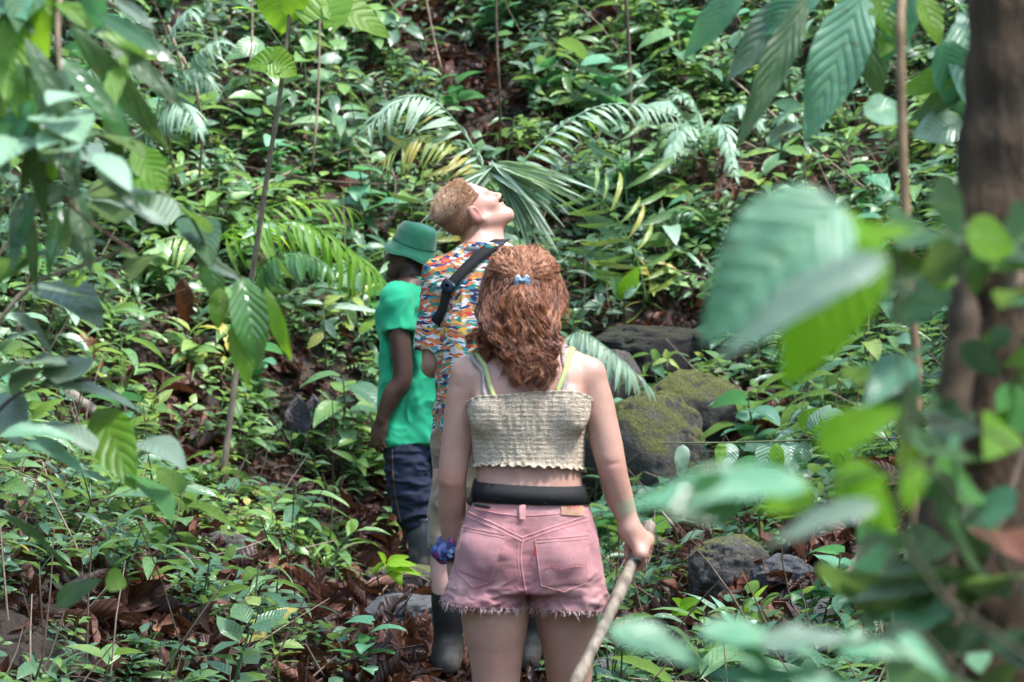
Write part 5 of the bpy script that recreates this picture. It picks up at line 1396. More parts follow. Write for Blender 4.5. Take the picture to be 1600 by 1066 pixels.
# the shiny hanging leaves on the front of it
leaf_list(sh_, [((378, 432), (404, 578), .19, dict(mat=M_GLOSSY, tint=1.0, vein=.02, up=.45, droop=.45, fold=.3, n=18, m=9)), ((374, 490), (388, 605), .18, dict(mat=M_BRIGHT, tint=.25, up=.05)), ((415, 450), (455, 565), .10, dict(mat=M_BRIGHT, tint=.2, up=.1, droop=.5)),
    ((320, 385), (345, 480), .2, dict(mat=M_GLOSSY, tint=.8)), ((345, 450), (340, 515), .24, dict(mat=M_BRIGHT, tint=.1)), ((300, 400), (380, 440), .1, dict(mat=M_GREY))], 4.75, M_GLOSSY, dep=.04, kind='lance', droop=.35, up=.3)

# ---- right foreground shrub: very close, strongly out of focus
x0, y0 = .56, 1.95
rb = plant_root("broadleaf_shrub", gp(x0, y0, -.03), "close blurred shrub with big teal and lime leaves at the right", "shrub")
add_stem(rb, [gp(x0, y0, -.03), (x0-.02, y0, .6), (x0-.03, y0, 1.2), at(1440, 900, y0), at(1418, 650, y0), at(1405, 520, y0), at(1395, 398, y0)], .004, .0015, M_DSTEM, "stem", 7)
add_stem(rb, [(x0-.03, y0, 1.2), at(1500, 780, y0), at(1400, 740, y0), at(1280, 760, y0)], .0025, .0012, M_DSTEM, "stem", 6)
add_stem(rb, [(x0-.02, y0, .9), at(1500, 1060, 2.1), at(1300, 1010, 2.1), at(1130, 1000, 2.1), at(960, 990, 2.1)], .0025, .0012, M_DSTEM, "stem", 6)
add_stem(rb, [(x0-.02, y0, 1.3), at(1600, 720, 2.0), at(1480, 665, 2.0), at(1400, 640, 2.0)], .002, .001, M_DSTEM, "stem", 6)
def RL(items, mat, Y, **k): leaf_list(rb, items, Y, mat, dep=.02, **k)
RL([((1350, 350), (1225, 608), .26, dict(up=.1, tint=.3)), ((1345, 340), (1250, 400), .3, dict(tint=.2)), ((1270, 760), (1190, 800), .4, {}), ((1275, 700), (1412, 640), .26, dict(tint=.3)), ((1300, 735), (1400, 830), .32, dict(tint=.3)), ((1320, 375), (1430, 360), .2, dict(tint=.1)),
    ((1425, 720), (1418, 800), .3, dict(tint=.2)), ((1320, 770), (1395, 740), .3, dict(tint=.4))], M_LIME, 2.0, kind='ovate', droop=.2)
RL([((1312, 318), (1098, 535), .30, dict(up=.35, vein=.022, nv=7, n=26, m=11, tint=.75, droop=.3, Y=1.92)), ((1385, 402), (1118, 568), .13, dict(up=.55, tint=.6, vein=.01, Y=1.88, mat=M_GREY)),
    ((1262, 758), (966, 800), .16, dict(up=.62, tint=.7, Y=1.86)), ((1150, 770), (1040, 800), .32, dict(tint=.1, up=.2, Y=1.84, mat=M_GLOSSY)), ((1372, 792), (1192, 858), .16, dict(tint=.9, mat=M_GREY, up=.6)),
    ((950, 985), (1115, 1050), .2, dict(tint=.5, up=.6, Y=2.1)), ((1090, 990), (1275, 1030), .2, dict(tint=.5, up=.7, Y=2.1)), ((1130, 1000), (1220, 1066), .3, dict(Y=2.1, tint=.4)), ((1190, 1010), (1330, 1000), .2, dict(Y=2.1, mat=M_GREY)), ((1300, 1010), (1420, 1030), .24, dict(Y=2.1, tint=.6)),
    ((1230, 1080), (1100, 1052), .2, dict(Y=2.1, tint=.4)), ((1330, 1085), (1200, 1050), .22, dict(Y=2.1, tint=.4)), ((1400, 1000), (1480, 1066), .25, dict(Y=2.1, tint=.6))], M_TEAL, 1.95, kind='ovate', droop=.25, up=.6)

# ---- right edge: blurred trunk, vine, dark leaves round it
x0 = at(1565, 0, 3.1)[0]
bt_ = plant_root("tree", gp(x0, 3.1, -.05), "dark brown tree trunk at the right edge wrapped in leafy creepers", "tree")
add_stem(bt_, [gp(x0-.03, 3.1, -.05), at(1540, 1250, 3.1), at(1548, 900, 3.1), at(1560, 600, 3.1), at(1558, 350, 3.1), at(1572, 100, 3.1), at(1580, -150, 3.1), at(1590, -500, 3.1)], .072, .040, M_BARK, "trunk", 14, 60)
add_stem(bt_, [gp(x0-.12, 3.0, -.05), at(1470, 1200, 3.0), at(1462, 900, 3.0), at(1478, 700, 3.0), at(1505, 520, 3.0), at(1500, 420, 3.0), at(1545, 375, 3.02)], .032, .014, M_TWIG, "branch", 9, 50)
add_stem(bt_, [at(1490, 385, 3.0), at(1520, 372, 2.98), at(1560, 390, 3.0), at(1580, 440, 3.02)], .02, .016, M_PTWIG, "branch", 9)
add_stem(bt_, [at(1600, 700, 3.0), at(1560, 830, 2.95), at(1520, 960, 2.95), at(1490, 1100, 2.95)], .004, .0035, M_TWIG, "branch", 6)
add_stem(bt_, [gp(x0-.2, 3.15, -.05), at(1500, 1250, 3.15), at(1490, 1000, 3.15), at(1510, 800, 3.15), at(1530, 600, 3.15), at(1548, 450, 3.13)], .055, .03, M_BARK, 'trunk', 12, 50)
cr = np.random.default_rng(5); its = []
for k in range(88):
    px = cr.uniform(1360, 1640); py = cr.uniform(240, 1080)
    if px > 1470 and py < 330: continue
    if px < 1440 and (py < 480 or cr.uniform() < .45): continue
    a = cr.uniform(0, 2*PI); L = cr.uniform(40, 95)
    its.append(((px, py), (px+L*math.cos(a), py+abs(L*math.sin(a))*.8), cr.uniform(.22, .34), dict(Y=cr.uniform(2.6, 3.0), mat=[M_DARK, M_DARK, M_DARK, M_DARK, M_GLOSSY, M_BRIGHT, M_TEAL][cr.integers(0, 7)], up=cr.uniform(0, .5), tint=cr.uniform(.1, .8))))
leaf_list(bt_, its, 2.8, M_DARK, kind='ovate', n=8, m=5)
leaf_list(bt_, [((1560, 830), (1600, 880), .35, dict(mat=M_BROWN, tint=.6)), ((1470, 940), (1380, 1010), .16, dict(mat=M_TEAL, tint=.7, Y=2.7)), ((1490, 900), (1330, 940), .12, dict(mat=M_GREY, tint=.6, Y=2.7)), ((1400, 860), (1330, 900), .4, dict(mat=M_DARK, Y=2.7)), ((1400, 900), (1365, 970), .4, dict(mat=M_DARK, Y=2.7)),
    ((1420, 560), (1350, 640), .2, dict(mat=M_TEAL, Y=2.8, tint=.2))], 2.8, M_DARK)
v0 = at(1410, 0, 3.4)
vn = plant_root("vine", gp(v0[0]+.03, 3.4, -.03), "thin brown vine hanging straight down beside the dark trunk", "vine")
add_stem(vn, [gp(v0[0]+.03, 3.4, -.03), at(1432, 1150, 4.0), at(1428, 800, 4.0), at(1433, 600, 4.0), at(1424, 470, 4.0), at(1411, 250, 4.0), at(1407, 60, 4.0), at(1412, -100, 4.0), at(1420, -700, 3.4)], .0085, .0075, simple("vine_bark", (.26, .18, .10), .8, (.13, .085, .045)), "stem", 7, 70)

# ---- long drooping leaves at the top right, a little nearer than the people
x0, y0 = .95, 4.6
dr_ = plant_root("drooping_tree", gp(x0, y0, -.03), "young tree at the top right with very long hanging leathery leaves", "tree")
add_stem(dr_, [gp(x0, y0, -.03), (x0+.1, y0, .9), (x0+.12, y0, 1.7), at(1600, -80, y0), at(1500, -120, y0), at(1300, -60, y0), at(1180, -90, y0)], .03, .006, M_BARK, "trunk", 8, 40)
leaf_list(dr_, [((1352, -20), (1258, 222), .17, dict(tint=.7, n=20, m=9, vein=.015)), ((1262, -10), (1150, 236), .085, dict(mat=M_DARK, tint=.8, up=.1, Y=4.5)), ((1165, -25), (1068, 92), .15, dict(tint=.6)), ((1255, -20), (1135, 128), .15, dict(mat=M_GREY, tint=.2)), ((1290, -30), (1180, 60), .2, dict(tint=.3)),
    ((1350, -10), (1372, 160), .17, dict(mat=M_DARK, tint=.6, Y=4.9)), ((1430, -20), (1380, 100), .2, dict(tint=.4)), ((1530, 100), (1400, 150), .16, dict(mat=M_BRIGHT, tint=.0)), ((1500, 30), (1525, 190), .18, dict(tint=.5)), ((1470, 60), (1505, 180), .25, dict(mat=M_TEAL, tint=.5)),
    ((1440, -10), (1468, 72), .22, dict(mat=M_BRIGHT, tint=.9, Y=4.3)), ((1400, 40), (1375, 90), .26, dict(mat=M_BRIGHT, tint=.3)), ((1350, 180), (1410, 170), .3, dict(mat=M_TEAL, tint=.8)), ((1505, 190), (1425, 215), .3, dict(mat=M_PALE, tint=.5)), ((1500, 20), (1540, 60), .3, dict(mat=M_PALE)), ((1450, 80), (1520, 95), .22, dict(mat=M_PALE)),
    ((1560, 30), (1510, -20), .25, {}), ((1520, 130), (1420, 190), .15, dict(mat=M_GLOSSY, tint=.6)), ((1370, -20), (1395, 60), .3, dict(mat=M_BRIGHT, tint=.1))], 4.6, M_TEAL, dep=.06, kind='lance', droop=.2, up=.2, tint=.15, wav=.02)

# ------------------------------------------------------------------ fern and palm fronds
def frond(root, pts, n, L, wr, mat, tint=.5, ang=55, droop=.35, hang=0.0, taper=.35, twist=0.0, name="frond", rach=.006, kind='lance', sides=(-1, 1), face=(0, -1, .5)):
    """pinnate frond: leaflets along a curved rachis; ONE mesh"""
    c = spline(pts, 40); a = Leaves(); V, F, U = tube(c, np.linspace(rach, rach*.3, 40), 5); a.add(V, F, U, tint-.15)
    t = blade(kind, 6, 3, wr, .2, droop)
    fc = np.array(face, float)
    for i in range(n):
        f = .10+.88*i/(n-1); k = f*39; k0 = min(int(k), 38); p = c[k0]*(1-(k-k0))+c[k0+1]*(k-k0); tg = c[min(k0+1, 39)]-c[max(k0-1, 0)]; tg /= np.linalg.norm(tg)
        nn = fc-tg*(fc @ tg); nn /= np.linalg.norm(nn); sd = np.cross(tg, nn)
        ll = L*(taper+(1-taper)*math.sin(PI*min(1, f*.85+.12))**.8)
        for s in sides:
            an = R(ang-25*f)+_lr.normal(0, .12)
            d = tg*math.cos(an)+sd*s*math.sin(an)+np.array([0, 0, -hang*_lr.uniform(.5, 1.4)])+_lr.normal(0, .10, 3); d /= np.linalg.norm(d)
            z = nn-d*(nn @ d); z /= np.linalg.norm(z); x = np.cross(d, z)
            l2 = ll*_lr.uniform(.72, 1.12)
            if _lr.uniform() < .06: continue
            M = np.stack([x, d, z], -1)*l2
            a.add((t[0] @ M.T)+p, t[1], t[2], tint+_lr.normal(0, .08))
    Vv = np.vstack(a.V)-np.array(root.location)
    return mesh_obj(name, Vv, np.vstack(a.F), mat, root, uv=np.vstack(a.U), tint=np.concatenate(a.T))
def arc(p0, p1, h, Y0, Y1, n=5):
    """pixel arc from p0 to p1 bulging up by h pixels"""
    return [at(p0[0]+(p1[0]-p0[0])*f, p0[1]+(p1[1]-p0[1])*f-h*math.sin(PI*f), Y0+(Y1-Y0)*f) for f in np.linspace(0, 1, n)]
# pale arching palm behind the men
pY = 13.4; b = gp(at(775, 300, pY)[0], pY)
pl = plant_root("palm", b, "pale arching palm behind the man looking up", "palm")
hub = at(775, 300, pY)
add_stem(pl, [b, (b+hub)/2+np.array([.03, 0, 0]), hub+np.array([0, 0, -.02])], .022, .014, M_STEM, "stem", 8)
for tgt, h, Yt_, n, L, w, mt, ti in [((572, 200), 95, 12.9, 17, .26, .065, M_PALE, .7), ((600, 250), 60, 13.0, 13, .24, .055, M_LEAF, .9), 
        ((935, 185), 20, 13.6, 14, .20, .08, M_BRIGHT, .1), ((1075, 190), 75, 13.6, 17, .20, .09, M_PALE, .6)]:
    frond(pl, arc((775, 300), tgt, h, pY, Yt_), n+6, L, w*.8, mt, ti, hang=.28, droop=.5, face=(0, -.6, 1))
fan = Leaves(); fr2 = np.random.default_rng(6); tS = blade('strap', 8, 3, .028, .5, .16)
hubw = at(768, 262, 12.7)
for k in range(74):
    sd = k % 4; a = R(fr2.uniform(-62, 2)) if sd else R(fr2.uniform(196, 232))
    L = fr2.uniform(.32, .56) if sd else fr2.uniform(.34, .50)
    d = np.array([math.cos(a), fr2.normal(-.25, .25), math.sin(a)]); d /= np.linalg.norm(d); az_ = math.atan2(d[0], d[1]); el_ = math.asin(d[2])
    fan.put(tS, az_, el_, fr2.normal(0, .5), L, hubw+fr2.normal(0, .012, 3), fr2.uniform(.5, 1.3))
mesh_obj('frond', np.vstack(fan.V)-np.array(pl.location), np.vstack(fan.F), M_PALE, pl, uv=np.vstack(fan.U), tint=np.concatenate(fan.T))
# upright dark fern with long curved leaflets
for nm, stem_px, Yf, n, L, ti, lab in [("fern", [(990, 440), (988, 380), (978, 300), (968, 200), (958, 112)], 13.0, 13, .50, .45, "tall upright fern with long curved dark green leaflets right of the palm"),
        ("fern", [(672, 430), (665, 330), (660, 260), (655, 190)], 12.9, 7, .38, .5, "upright fern with yellow green leaflets behind the green bucket hat"),
        ("fern", [(1010, 470), (1002, 430), (985, 380), (955, 330), (925, 300)], 12.6, 11, .42, .55, "leaning fern with narrow green leaflets over the mossy boulder")]:
    b = pg(*stem_px[0]); Yf = b[1]-.2
    rt = plant_root(nm, b, lab, "fern")
    frond(rt, [b]+[at(x, y, Yf-.05*i) for i, (x, y) in enumerate(stem_px)], n, L, .045, M_LEAF, .85 if ti > .45 else .62, ang=82, droop=.75, hang=.12, taper=.55, rach=.007, face=(0, -1, .2))
# lime palm left of the guide
b = pg(335, 460); rt = plant_root("palm", b, "low lime green palm with drooping leaflets left of the guide in the green hat", "palm")
add_stem(rt, [b, at(322, 420, b[1]), at(325, 385, b[1])], .02, .012, M_STEM, "stem", 7)
frond(rt, arc((325, 385), (612, 450), 70, b[1], b[1]-.6, 6), 24, .36, .045, M_BRIGHT, .3, ang=50, hang=.75, droop=.4, face=(0, -.5, 1))
frond(rt, arc((325, 385), (560, 330), 40, b[1], b[1]+.2, 6), 15, .27, .05, M_BRIGHT, .2, ang=50, hang=.5, droop=.4, face=(0, -.5, 1))
frond(rt, arc((325, 385), (180, 470), 50, b[1], b[1]-.3, 6), 20, .25, .07, M_LEAF, .7, ang=50, hang=.5, droop=.4, face=(0, -.5, 1))
b = pg(420, 520); rt = plant_root("fern", b, "fern with rows of blue green hanging leaflets below the lime palm", "fern")
frond(rt, [b, at(400, 440, b[1]-.2), at(420, 405, b[1]-.3), at(470, 395, b[1]-.4), at(520, 420, b[1]-.5)], 22, .20, .11, M_GLOSSY, .6, ang=70, hang=1.2, droop=.2, face=(0, -.7, .7))
# dry pale frond by her right shoulder
b = pg(900, 640); rt = plant_root("palm", b, "half dry pale frond drooping beside the right shoulder of the person with curly hair", "palm")
frond(rt, [b, at(880, 560, b[1]-.4), at(900, 518, b[1]-.8), at(950, 545, b[1]-1.1), at(1015, 605, b[1]-1.3)], 30, .26, .07, M_PALE, .75, ang=50, hang=.9, droop=.35, face=(0, -.5, 1))
# feathery fronds at the top left
b = pg(250, 330); rt = plant_root("palm", b, "feathery pale green palm at the top left of the slope", "palm")
hb_ = at(235, 240, b[1]); add_stem(rt, [b, (b+hb_)/2, hb_], .02, .012, M_STEM, "stem", 7)
for tgt, h, dy in [((170, -20), 40, -.8), ((300, 10), 60, -.7), ((350, 60), 50, -.5), ((130, 120), 70, -.9), ((310, 200), 60, -1.0), ((330, 130), 70, -.4)]:
    frond(rt, arc((235, 240), tgt, h, b[1], b[1]+dy, 5), 24, .24, .055, M_PALE, .45, hang=.5, droop=.4, face=(0, -.6, 1))
b = pg(1110, 300); rt = plant_root("fern", b, "bushy pale fern on the right of the slope above the boulders", "fern")
for tgt, h, dy in [((1000, 190), 60, -.5), ((1190, 200), 60, -.4), ((1060, 150), 40, -.3), ((1150, 280), 70, -.8), ((1040, 260), 60, -.8)]:
    frond(rt, arc((1105, 250), tgt, h, b[1], b[1]+dy, 5), 22, .14, .14, M_PALE, .3, hang=.3, droop=.3, face=(0, -.6, 1), kind='ovate')

# ------------------------------------------------------------------ rocks
def rock_mat(name, moss):
    g = NT(name); tc = g.n('TexCoord'); n1 = noise_n(g, 6, 6, .65, (tc, 3)); n2 = noise_n(g, 45, 5, .7, (tc, 3)); geo = g.n('NewGeometry'); sx = g.n('SeparateXYZ', i0=(geo, 1))
    base = g.ramp(n2, [(.3, (.030, .028, .026)), (.55, (.085, .080, .073)), (.75, (.19, .18, .165))])
    base = g.mix(g.n('MapRange', i0=n1, i1=.35, i2=.6, i3=0, i4=.8), base, (.045, .040, .034))
    f = g.n('MapRange', i0=g.math('ADD', g.math('MULTIPLY', (sx, 2), .55), n1), i1=1.12-moss, i2=1.35-moss, i3=0.0, i4=1.0)
    n3 = noise_n(g, 90, 4, .7, (tc, 3))
    mc = g.ramp(n3, [(.3, (.018, .022, .007)), (.5, (.075, .08, .018)), (.75, (.17, .165, .045))])
    col = g.mix(f, base, mc)
    b1 = g.n('Bump', Strength=.9, Distance=.02, Height=g.math('ADD', g.math('MULTIPLY', n2, .6), g.math('ADD', n1, g.math('MULTIPLY', n3, .3))))
    return g.out(g.n('BsdfPrincipled', Base_Color=col, Roughness=.93, Normal=b1))
M_ROCK = rock_mat("rock_bare", .08); M_MOSS = rock_mat("rock_mossy", .50); M_SEMI = rock_mat("rock_half_mossy", .38); M_DROCK = simple("rock_dark", (.075, .078, .085), .85, (.018, .018, .020), 22, .9, .02)
M_SHADED_ROCK = rock_mat("rock_shaded", .30)  # darkened rock copy, the shade of a hollow painted into its colours
for nd in M_SHADED_ROCK.node_tree.nodes:
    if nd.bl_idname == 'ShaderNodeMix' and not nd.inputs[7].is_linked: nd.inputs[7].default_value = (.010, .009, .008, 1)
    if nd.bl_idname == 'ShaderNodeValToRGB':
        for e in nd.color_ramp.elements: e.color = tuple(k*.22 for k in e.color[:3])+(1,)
RMAT = dict(deep=M_SHADED_ROCK, moss=M_MOSS, semi=M_SEMI, dark=M_DROCK, bare=M_ROCK)
def rock(px, py, wpx, hpx, mat, seed, label, depth=.8, flat=.0, rz=0.0):
    mat = RMAT[mat]
    """px,py = foot of the rock"""
    b = pg(px, py); sc = b[1]/FPX; w, h = wpx*sc/2, hpx*sc
    n = 84; u = np.linspace(0, PI, n); v = np.linspace(0, 2*PI, 2*n, endpoint=False); U, Vv = np.meshgrid(u, v, indexing='ij')
    X, Y_, Z = np.sin(U)*np.cos(Vv), np.sin(U)*np.sin(Vv), np.cos(U)
    sgn = lambda q, e: np.sign(q)*np.abs(q)**e
    X, Y_, Z = sgn(X, .85), sgn(Y_, .85), sgn(Z, .8)
    d = 1+.34*fbm(X*1.3+seed, Y_*1.3, Z*1.3, 3, seed)+.07*fbm(X*5, Y_*5+seed, Z*5, 3, seed+1)-.05*np.clip(1-np.abs(fbm(X*3, Y_*3+seed, Z*3, 2, seed+5))*14, 0, 1)+.02*fbm(X*14, Y_*14+seed, Z*14, 2, seed+2)
    # chipped facets
    for k in range(7):
        r_ = np.random.default_rng(seed*13+k); nn = r_.normal(0, 1, 3); nn /= np.linalg.norm(nn); q = X*nn[0]+Y_*nn[1]+Z*nn[2]; lim = r_.uniform(.72, .95)
        d = np.where(q*d > lim, d*(1-.75*(1-lim/np.maximum(q*d, 1e-3))), d)
    P = np.stack([X*d*w, Y_*d*w*depth, Z*d*h*.62+h*.38], -1).reshape(-1, 3)
    i, j = np.meshgrid(np.arange(n-1), np.arange(2*n), indexing='ij')
    F = np.stack([i*2*n+j, (i+1)*2*n+j, (i+1)*2*n+(j+1) % (2*n), i*2*n+(j+1) % (2*n)], -1).reshape(-1, 4)
    o = mesh_obj("rock", P, F, mat, loc=(b[0], b[1]+w*depth*.45, b[2]), label=label, cat="rock"); o.rotation_euler = (0, 0, rz); return o
for a_ in ROCKS: rock(*a_)
# ------------------------------------------------------------------ logs, fallen branches, lianas
def pole(name, pts, r0, r1, mat, label, cat, n=30, k=9):
    c = spline(pts, n); o = c[0].copy(); V, F, U = tube(c-o, np.linspace(r0, r1, n)*(1+.1*np.sin(np.arange(n)*1.3)), k)
    return mesh_obj(name, V, F, mat, loc=tuple(o), uv=U, label=label, cat=cat)
def G(px, py, dz=0.0): p = pg(px, py); return p+np.array([0, 0, dz])
pole("fallen_log", [G(105, 640, .08), G(190, 705, .08), G(292, 815, .05)], .035, .028, simple("log_wood", (.24, .21, .17), .85, (.07, .055, .04), 20, .8, .01), "pale weathered log lying down the left slope", "log")
pole("fallen_branch", [G(1285, 965, .02), G(1330, 925, .08), G(1380, 885, .12)], .020, .022, M_PTWIG, "thick brown fallen branch at the lower right among big dead leaves", "branch")
pole("fallen_branch", [G(740, 960, .01), G(640, 940, .12), G(575, 965, .05)], .006, .004, M_TWIG, "thin bent twig arching over the dark stone on the path", "branch")
pole("fallen_branch", [G(1060, 880, .02), at(1055, 830, 10.2), at(1035, 800, 10.2)], .007, .005, M_PTWIG, "thin pale upright twig right of the hand on the stick", "branch")
def liana(pts, r, mat, label, d0=None):
    """hangs in front of the bank; pts in pixels, depth a little nearer than the ground behind the lowest point"""
    b = pg(*pts[-1]); Y = b[1]-.05
    pole("vine", [at(x, y, Y-(.25 if i < len(pts)-1 else 0)) for i, (x, y) in enumerate(pts)], r, r*.8, mat, label, "vine", 40, 5)
liana([(500, -60), (499, 60), (497, 150), (490, 240), (482, 300)], .008, M_PTWIG, "straight thin vine hanging right of the tall sapling")
liana([(390, -60), (394, 40), (390, 120), (388, 200)], .008, M_PTWIG, "pale vine hanging left of the tall sapling")
liana([(262, 40), (285, 110), (268, 150), (262, 210), (282, 310)], .012, M_PTWIG, "crooked pale vine looping down at the upper left")
liana([(285, 90), (303, 130), (316, 210), (305, 330)], .010, M_PTWIG, "second crooked pale vine at the upper left, curving right")
liana([(662, -20), (678, 60), (690, 110), (696, 140)], .008, M_PTWIG, "slanting bare stem at the top centre")
liana([(775, -50), (776, 60), (780, 140), (782, 260)], .010, M_TWIG, "straight dark bare stem above the palm")
liana([(975, -40), (983, 80), (986, 200), (990, 330)], .012, M_TWIG, "thin dark trunk rising behind the upright fern")
liana([(1255, 240), (1262, 330), (1270, 400)], .006, M_TWIG, "short dark hanging stem under the long drooping leaves")
for k, (a, b2) in enumerate([((1140, 120), (1400, 330)), ((1180, 200), (1340, 290)), ((1240, 150), (1300, 300)), ((1060, 245), (1250, 260)), ((1000, 350), (1240, 250)), ((620, 290), (380, 260)), ((330, 330), (470, 260)), ((160, 330), (330, 290))]):
    ya, yb = pg(*a)[1]-.35, pg(*b2)[1]-.45
    lab = ["long slanting brown twig across the upper right slope", "shorter slanting brown twig below the long one", "steep brown twig beside the hanging leaves", "nearly level brown twig hung with dry brown leaves", "long thin pale twig crossing above the boulders", "thin dark twig crossing behind the sapling stem", "slender rising twig left of the sapling stem", "thin pale twig low on the upper left slope"][k]
    pole("bare_twig", [at(*a, ya), at((a[0]+b2[0])/2, (a[1]+b2[1])/2+_lr.normal(0, 8), (ya+yb)/2), at(*b2, yb)], .007, .004, M_TWIG if k % 3 else M_PTWIG, lab, "twig", 20, 5)
# dry brown leaves hanging from the level twig
for k in range(16):
    px = _lr.uniform(1030, 1330); py = 250-.0*px+_lr.normal(0, 30); Yh = pg(px, py)[1]-.4; L = _lr.uniform(35, 70)
    t = CURL[k % 10]; A = at(px, py, Yh); V, F, U = leaf_pts(A, at(px+_lr.normal(0, 6), py+L, Yh), .14, up=.1, droop=.1, fold=.6, kind='lance', n=8, m=5, wav=.06)
    mesh_obj("dry_leaf", V-A, F, M_BROWN, loc=tuple(A), uv=U, tint=np.full(len(V), .55), label="dry reddish brown leaf hanging from a twig on the right slope", cat="leaf", group="dry leaves hanging on the right slope")

# ------------------------------------------------------------------ single broadleaf plants on the banks (each a thing with stem and leaves)
def bush_proto(kind, seed):
    r = np.random.default_rng(seed); root = empty("proto"); st = Acc(); h = 1.0
    k = {'broad': 7, 'lancet': 10, 'round': 7, 'veined': 6}[kind]
    V, F, U = tube([(0, 0, -.06), (.03, .01, .35), (-.01, .03, .7), (.02, .0, 1)], [.016, .014, .012, .008], 5)
    mesh_obj("stem", V, F, M_STEM, root)
    for i in range(k):
        f = .35+.65*(i+1)/k; az = i*2.4+r.normal(0, .2); el = r.normal(.15, .2); L = {'broad': .55, 'lancet': .62, 'round': .42, 'veined': .6}[kind]*r.uniform(.75, 1.15)
        kd, w, dp = {'broad': ('ovate', .24, .45), 'lancet': ('lance', .13, .45), 'round': ('heart', .42, .35), 'veined': ('ovate', .22, .6)}[kind]
        t = blade(kd, 10, 5, w, .2, dp, vein=.012, nv=8, wav=.01); a = Leaves(); a.put(t, az, el, r.normal(0, .25), L, np.array([math.sin(az)*.05, math.cos(az)*.05, f]), .5+r.normal(0, .1))
        V, F, U = tube([(0, 0, f-.04), (math.sin(az)*.03, math.cos(az)*.03, f-.01), (math.sin(az)*.055, math.cos(az)*.055, f)], .005, 4); 
        a.add(V, F, U, .5); a.build("leaf", {'broad': M_LEAF, 'lancet': M_LEAF, 'round': M_TEAL, 'veined': M_PALE}[kind], root)
    return root
BP = {k: [bush_proto(k, s+10*i) for s in range(3)] for i, k in enumerate(('broad', 'lancet', 'round', 'veined'))}
used_proto = set()
LAB = {'broad': ("broad_leaved_plant", "waist-low plant with broad oval green leaves on the forest bank", "broad leaved plants on the banks"),
       'lancet': ("narrow_leaved_plant", "small plant with narrow pointed green leaves on the forest bank", "narrow leaved plants on the banks"),
       'round': ("round_leaved_plant", "plant with rounded heart-shaped blue green leaves on the forest bank", "round leaved plants on the banks"),
       'veined': ("pale_leaved_plant", "plant with pale deeply veined drooping leaves on the forest bank", "pale leaved plants on the banks")}
def place_bush(kind, p, h, rz):
    i = int(_lr.integers(0, 3)); pr = BP[kind][i]; key = (kind, i)
    if key not in used_proto: used_proto.add(key); o = pr
    else: o = copy_tree(pr)
    nm, lab, grp = LAB[kind]; o.name = nm; tag(o, lab, "plant", grp)
    o.location = tuple(p); o.rotation_euler = (_lr.normal(0, .15), _lr.normal(0, .15), rz); o.scale = (h, h, h)
x, y = sample(300, _lr, 8.6, 17.8); kk = clear_of_people(x, y)
for xx, yy in zip(x[kk], y[kk]):
    kind = ['broad', 'lancet', 'lancet', 'round', 'veined'][int(_lr.integers(0, 5))]
    if kind == 'veined' and _lr.uniform() < .5: kind = 'lancet'
    place_bush(kind, gp(xx, yy), _lr.uniform(.24, .46)*(1.15 if yy > 12 else .85), _lr.uniform(0, 6.3))
for key in [(k, i) for k in BP for i in range(3)]:
    if key not in used_proto:
        r0 = BP[key[0]][key[1]]
        for c in list(r0.children): bpy.data.objects.remove(c)
        bpy.data.objects.remove(r0)
# distinctive single plants
def spray(px, py, Yoff, stem_px, leaves, mat, label, name="leafy_plant", cat="plant", **kw):
    b = pg(px, py); Y = b[1]+Yoff; rt = plant_root(name, b, label, cat)
    add_stem(rt, [b]+[at(x, y, Y) for x, y in stem_px], .006, .003, M_STEM, "stem", 5)
    leaf_list(rt, leaves, Y, mat, dep=.04, **kw); return rt
spray(1330, 760, -.6, [(1320, 720), (1290, 690), (1200, 690), (1120, 692), (1030, 692)], [((1068, 695), (1062, 748), .22, {}), ((1140, 692), (1135, 742), .30, {}), ((1205, 690), (1188, 748), .32, {}), ((1232, 690), (1240, 745), .34, {}), ((1212, 692), (1216, 755), .18, dict(mat=M_BRIGHT)),
      ((1258, 690), (1252, 735), .3, dict(mat=M_GLOSSY)), ((1250, 670), (1300, 640), .34, dict(mat=M_BRIGHT)), ((1270, 680), (1298, 632), .34, dict(mat=M_PALE)), ((1128, 692), (1122, 735), .2, dict(mat=M_BRIGHT)), ((1290, 690), (1345, 655), .25, dict(mat=M_BRIGHT)), ((1300, 700), (1330, 740), .3, dict(mat=M_BRIGHT, tint=.1))], M_PALE,
      "horizontal spray of pale ribbed leaves hanging from a thin twig at the right", kind='ovate', up=.25, vein=.02, droop=.3)
spray(978, 520, -.3, [(975, 470), (980, 445)], [((972, 466), (998, 416), .26, {}), ((975, 466), (1003, 440), .14, dict(mat=M_PALE)), ((972, 470), (955, 430), .2, dict(mat=M_LEAF))], M_LIME, "plant with one upright lime green leaf right of the curly hair", up=.1)
spray(1045, 615, -.3, [(1043, 580), (1042, 562)], [((1042, 562), (1040, 545), .35, {}), ((1042, 562), (1060, 548), .26, {}), ((1042, 562), (1062, 578), .24, {}), ((1042, 562), (1018, 572), .24, {}), ((1042, 562), (1030, 578), .3, {})], M_LEAF, "small five-leaved seedling before the dark boulder", name="seedling", cat="seedling", up=.6, tint=.75)
spray(945, 665, -.3, [(955, 630)], [((955, 628), (935, 618), .36, {}), ((955, 628), (985, 635), .28, {}), ((957, 630), (975, 655), .28, dict(mat=M_LEAF)), ((955, 630), (940, 650), .3, dict(mat=M_LEAF))], M_TEAL, "low plant with blue green oval leaves on the grey boulder", up=.5, tint=.8)
